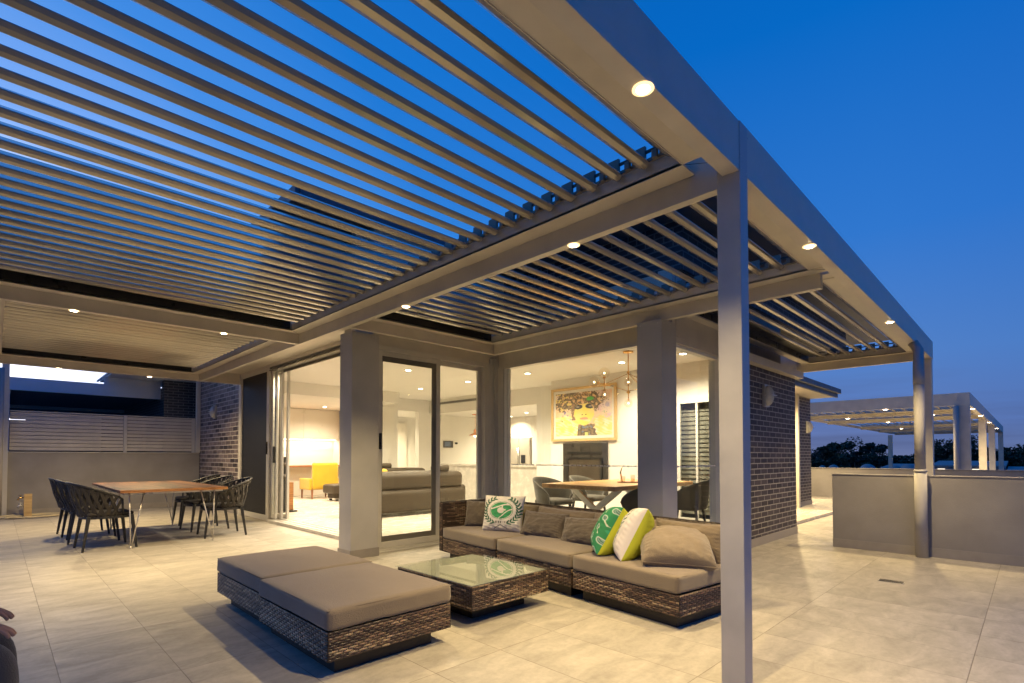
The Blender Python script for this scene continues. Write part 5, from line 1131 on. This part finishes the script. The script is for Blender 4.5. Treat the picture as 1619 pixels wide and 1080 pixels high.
TR = [(106.6, 27.4, 3.3, 3.6, 'round', 'rounded tree at the far left of the tree line, beside the small brick pier'),
      (107.1, 24.8, 4.3, 3.0, 'umbrella', 'flat-topped umbrella tree rising thinly above the left tree line'),
      (107.8, 22.0, 5.2, 4.6, 'round', 'tallest domed gum tree, centred left in the distant tree line'),
      (108.2, 19.0, 4.2, 3.4, 'umbrella', 'spreading gum just right of the tallest domed tree'),
      (108.7, 16.4, 1.9, 3.2, 'round', 'low dark tree behind the slim far-left pergola post'),
      (109.1, 13.7, 2.2, 3.4, 'round', 'low dark tree just left of the corner post of the near pergola'),
      (109.4, 11.3, 3.0, 2.8, 'round', 'tree showing between the downpipe and the corner post'),
      (109.6, 8.9, 5.1, 3.9, 'round', 'tall bushy gum right of the near corner post'),
      (109.8, 6.3, 2.0, 3.0, 'round', 'low tree between the tall gum and the white distant posts'),
      (109.8, 4.5, 3.2, 2.2, 'umbrella', 'small umbrella tree between the white distant posts'),
      (110.0, 2.7, 2.4, 2.8, 'round', 'dark tree behind the farthest white posts'),
      (110.0, .6, 3.6, 3.6, 'round', 'dark tree at the right edge of the view'),
      (110.0, -2.8, 3.0, 4.0, 'round', 'dark tree beyond the right edge of the far parapet'),
      (101.5, 26.0, 1.6, 3.2, 'round', 'nearer low tree in front of the far left tree line'),
      (102.4, 21.0, 2.2, 3.6, 'round', 'nearer low bushy tree below the tallest domed gum'),
      (103, 9.5, 1.8, 3.0, 'round', 'nearer low tree below the tall bushy gum')]
for i, (x, y, zt, r, k, lab) in enumerate(TR): tree(x, y, zt, r, k, lab, 100+i, 'leaf' if i % 3 else 'leaf2')
rnd = random.Random(5); vs = []; fs = []
for k in range(26000):
    y = rnd.uniform(-70, 95); x = 128+rnd.uniform(-7, 20); top = -1.2+1.7*noise.noise(Vector((y*.11, 0, 0)))+1.0*noise.noise(Vector((y*.37, 3, 0)))+.018*abs(y-18)*0
    p = Vector((x, y, top+2.4-(rnd.random()**1.5)*7)); s_ = rnd.uniform(.25, .5); u = Vector((rnd.gauss(0, 1), rnd.gauss(0, 1), rnd.gauss(0, .5))).normalized(); w = u.cross(Vector((rnd.gauss(0, 1), rnd.gauss(0, 1), 1))).normalized()
    b = len(vs); vs += [p-u*s_, p+w*s_*.7, p+u*s_, p-w*s_*.7]; fs.append((b, b+1, b+2, b+3))
tag(MB().add(vs, fs).build('distant_woodland', M['leaf'], None), 'dark continuous woodland closing the horizon behind the separate trees', 'woodland', kind='stuff')
def shed(x, y0, y1, z, label, white=True, win=0, dx=8):
    o = empty('warehouse', (x, (y0+y1)/2, -13), label, 'building'); B(x, x+dx, y0, y1, -13, z-.5).build('wall', M['cityg'], o)
    MB().add([(x-.3, y0-.2, z-.5), (x-.3, y1+.2, z-.5), (x+dx, y1+.2, z), (x+dx, y0-.2, z), (x-.3, y0-.2, z-.3), (x-.3, y1+.2, z-.3), (x+dx, y1+.2, z+.2), (x+dx, y0-.2, z+.2)], [(0, 1, 2, 3), (7, 6, 5, 4), (0, 4, 5, 1), (1, 5, 6, 2), (2, 6, 7, 3), (3, 7, 4, 0)]).build('roof', M['cityr'], o)
    for k in range(win): yy = y0+(y1-y0)*(k+.5)/win; B(x-.05, x-.001, yy-.35, yy+.35, z-1.25, z-.75).build('window', M['farlit'] if k % 2 else M['black'], o)
shed(88, 10.6, 14.9, .05, 'long low white-roofed warehouse in front of the trees, left of the corner post', win=0)
shed(84, 2.4, 8.9, .55, 'two-level pale building between the white distant posts', win=4)
shed(80, -4, 1.9, -.1, 'dim pale building with lit windows at the right edge', win=3)
for (x, y, r, lab) in ((60, 14.2, .5, 'small white turbine vent left of the slim distant post'), (60, 11.3, .75, 'white dome skylight left of the slim distant post'), (60, 9.1, .5, 'small white roof vent just right of the slim distant post'), (60, 8.1, .8, 'larger white dome skylight right of the slim distant post'), (60, 15.2, .3, 'tiny white roof cowl beside the turbine vent')):
    tag(MB().ball((x, y, .30-r*.6+.0), r, 12).lathe([(r*.8, -1.8), (r*.8, 0)], (x, y, .3-r*.6), 16).build('roof_dome', M['cityr'], None, True), lab, 'skylight')
rb = tag(B(55, 66, 5, 18, -13, -.35).build('flat_building', M['cityg']), 'grey flat-roofed building carrying the white roof domes', 'building')
sl_ = empty('street_lamp', (78, .95, -13), 'amber street lamp glowing low beside the farthest post', 'street lamp')
MB().tube([(78, .95, -13), (78, .95, -1.2)], .09, 8).build('pole', M['steel'], sl_); MB().ball((78, .95, -1.1), .24, 10).build('lamp_head', M['amber'], sl_, True)
sl_ = empty('street_lamp', (95, .35, -13), 'small white street lamp at the right edge of the view', 'street lamp')
MB().tube([(95, .35, -13), (95, .35, .15)], .09, 8).build('pole', M['steel'], sl_); MB().ball((95, .35, .2), .10, 10).build('lamp_head', M['farlit'], sl_, True)
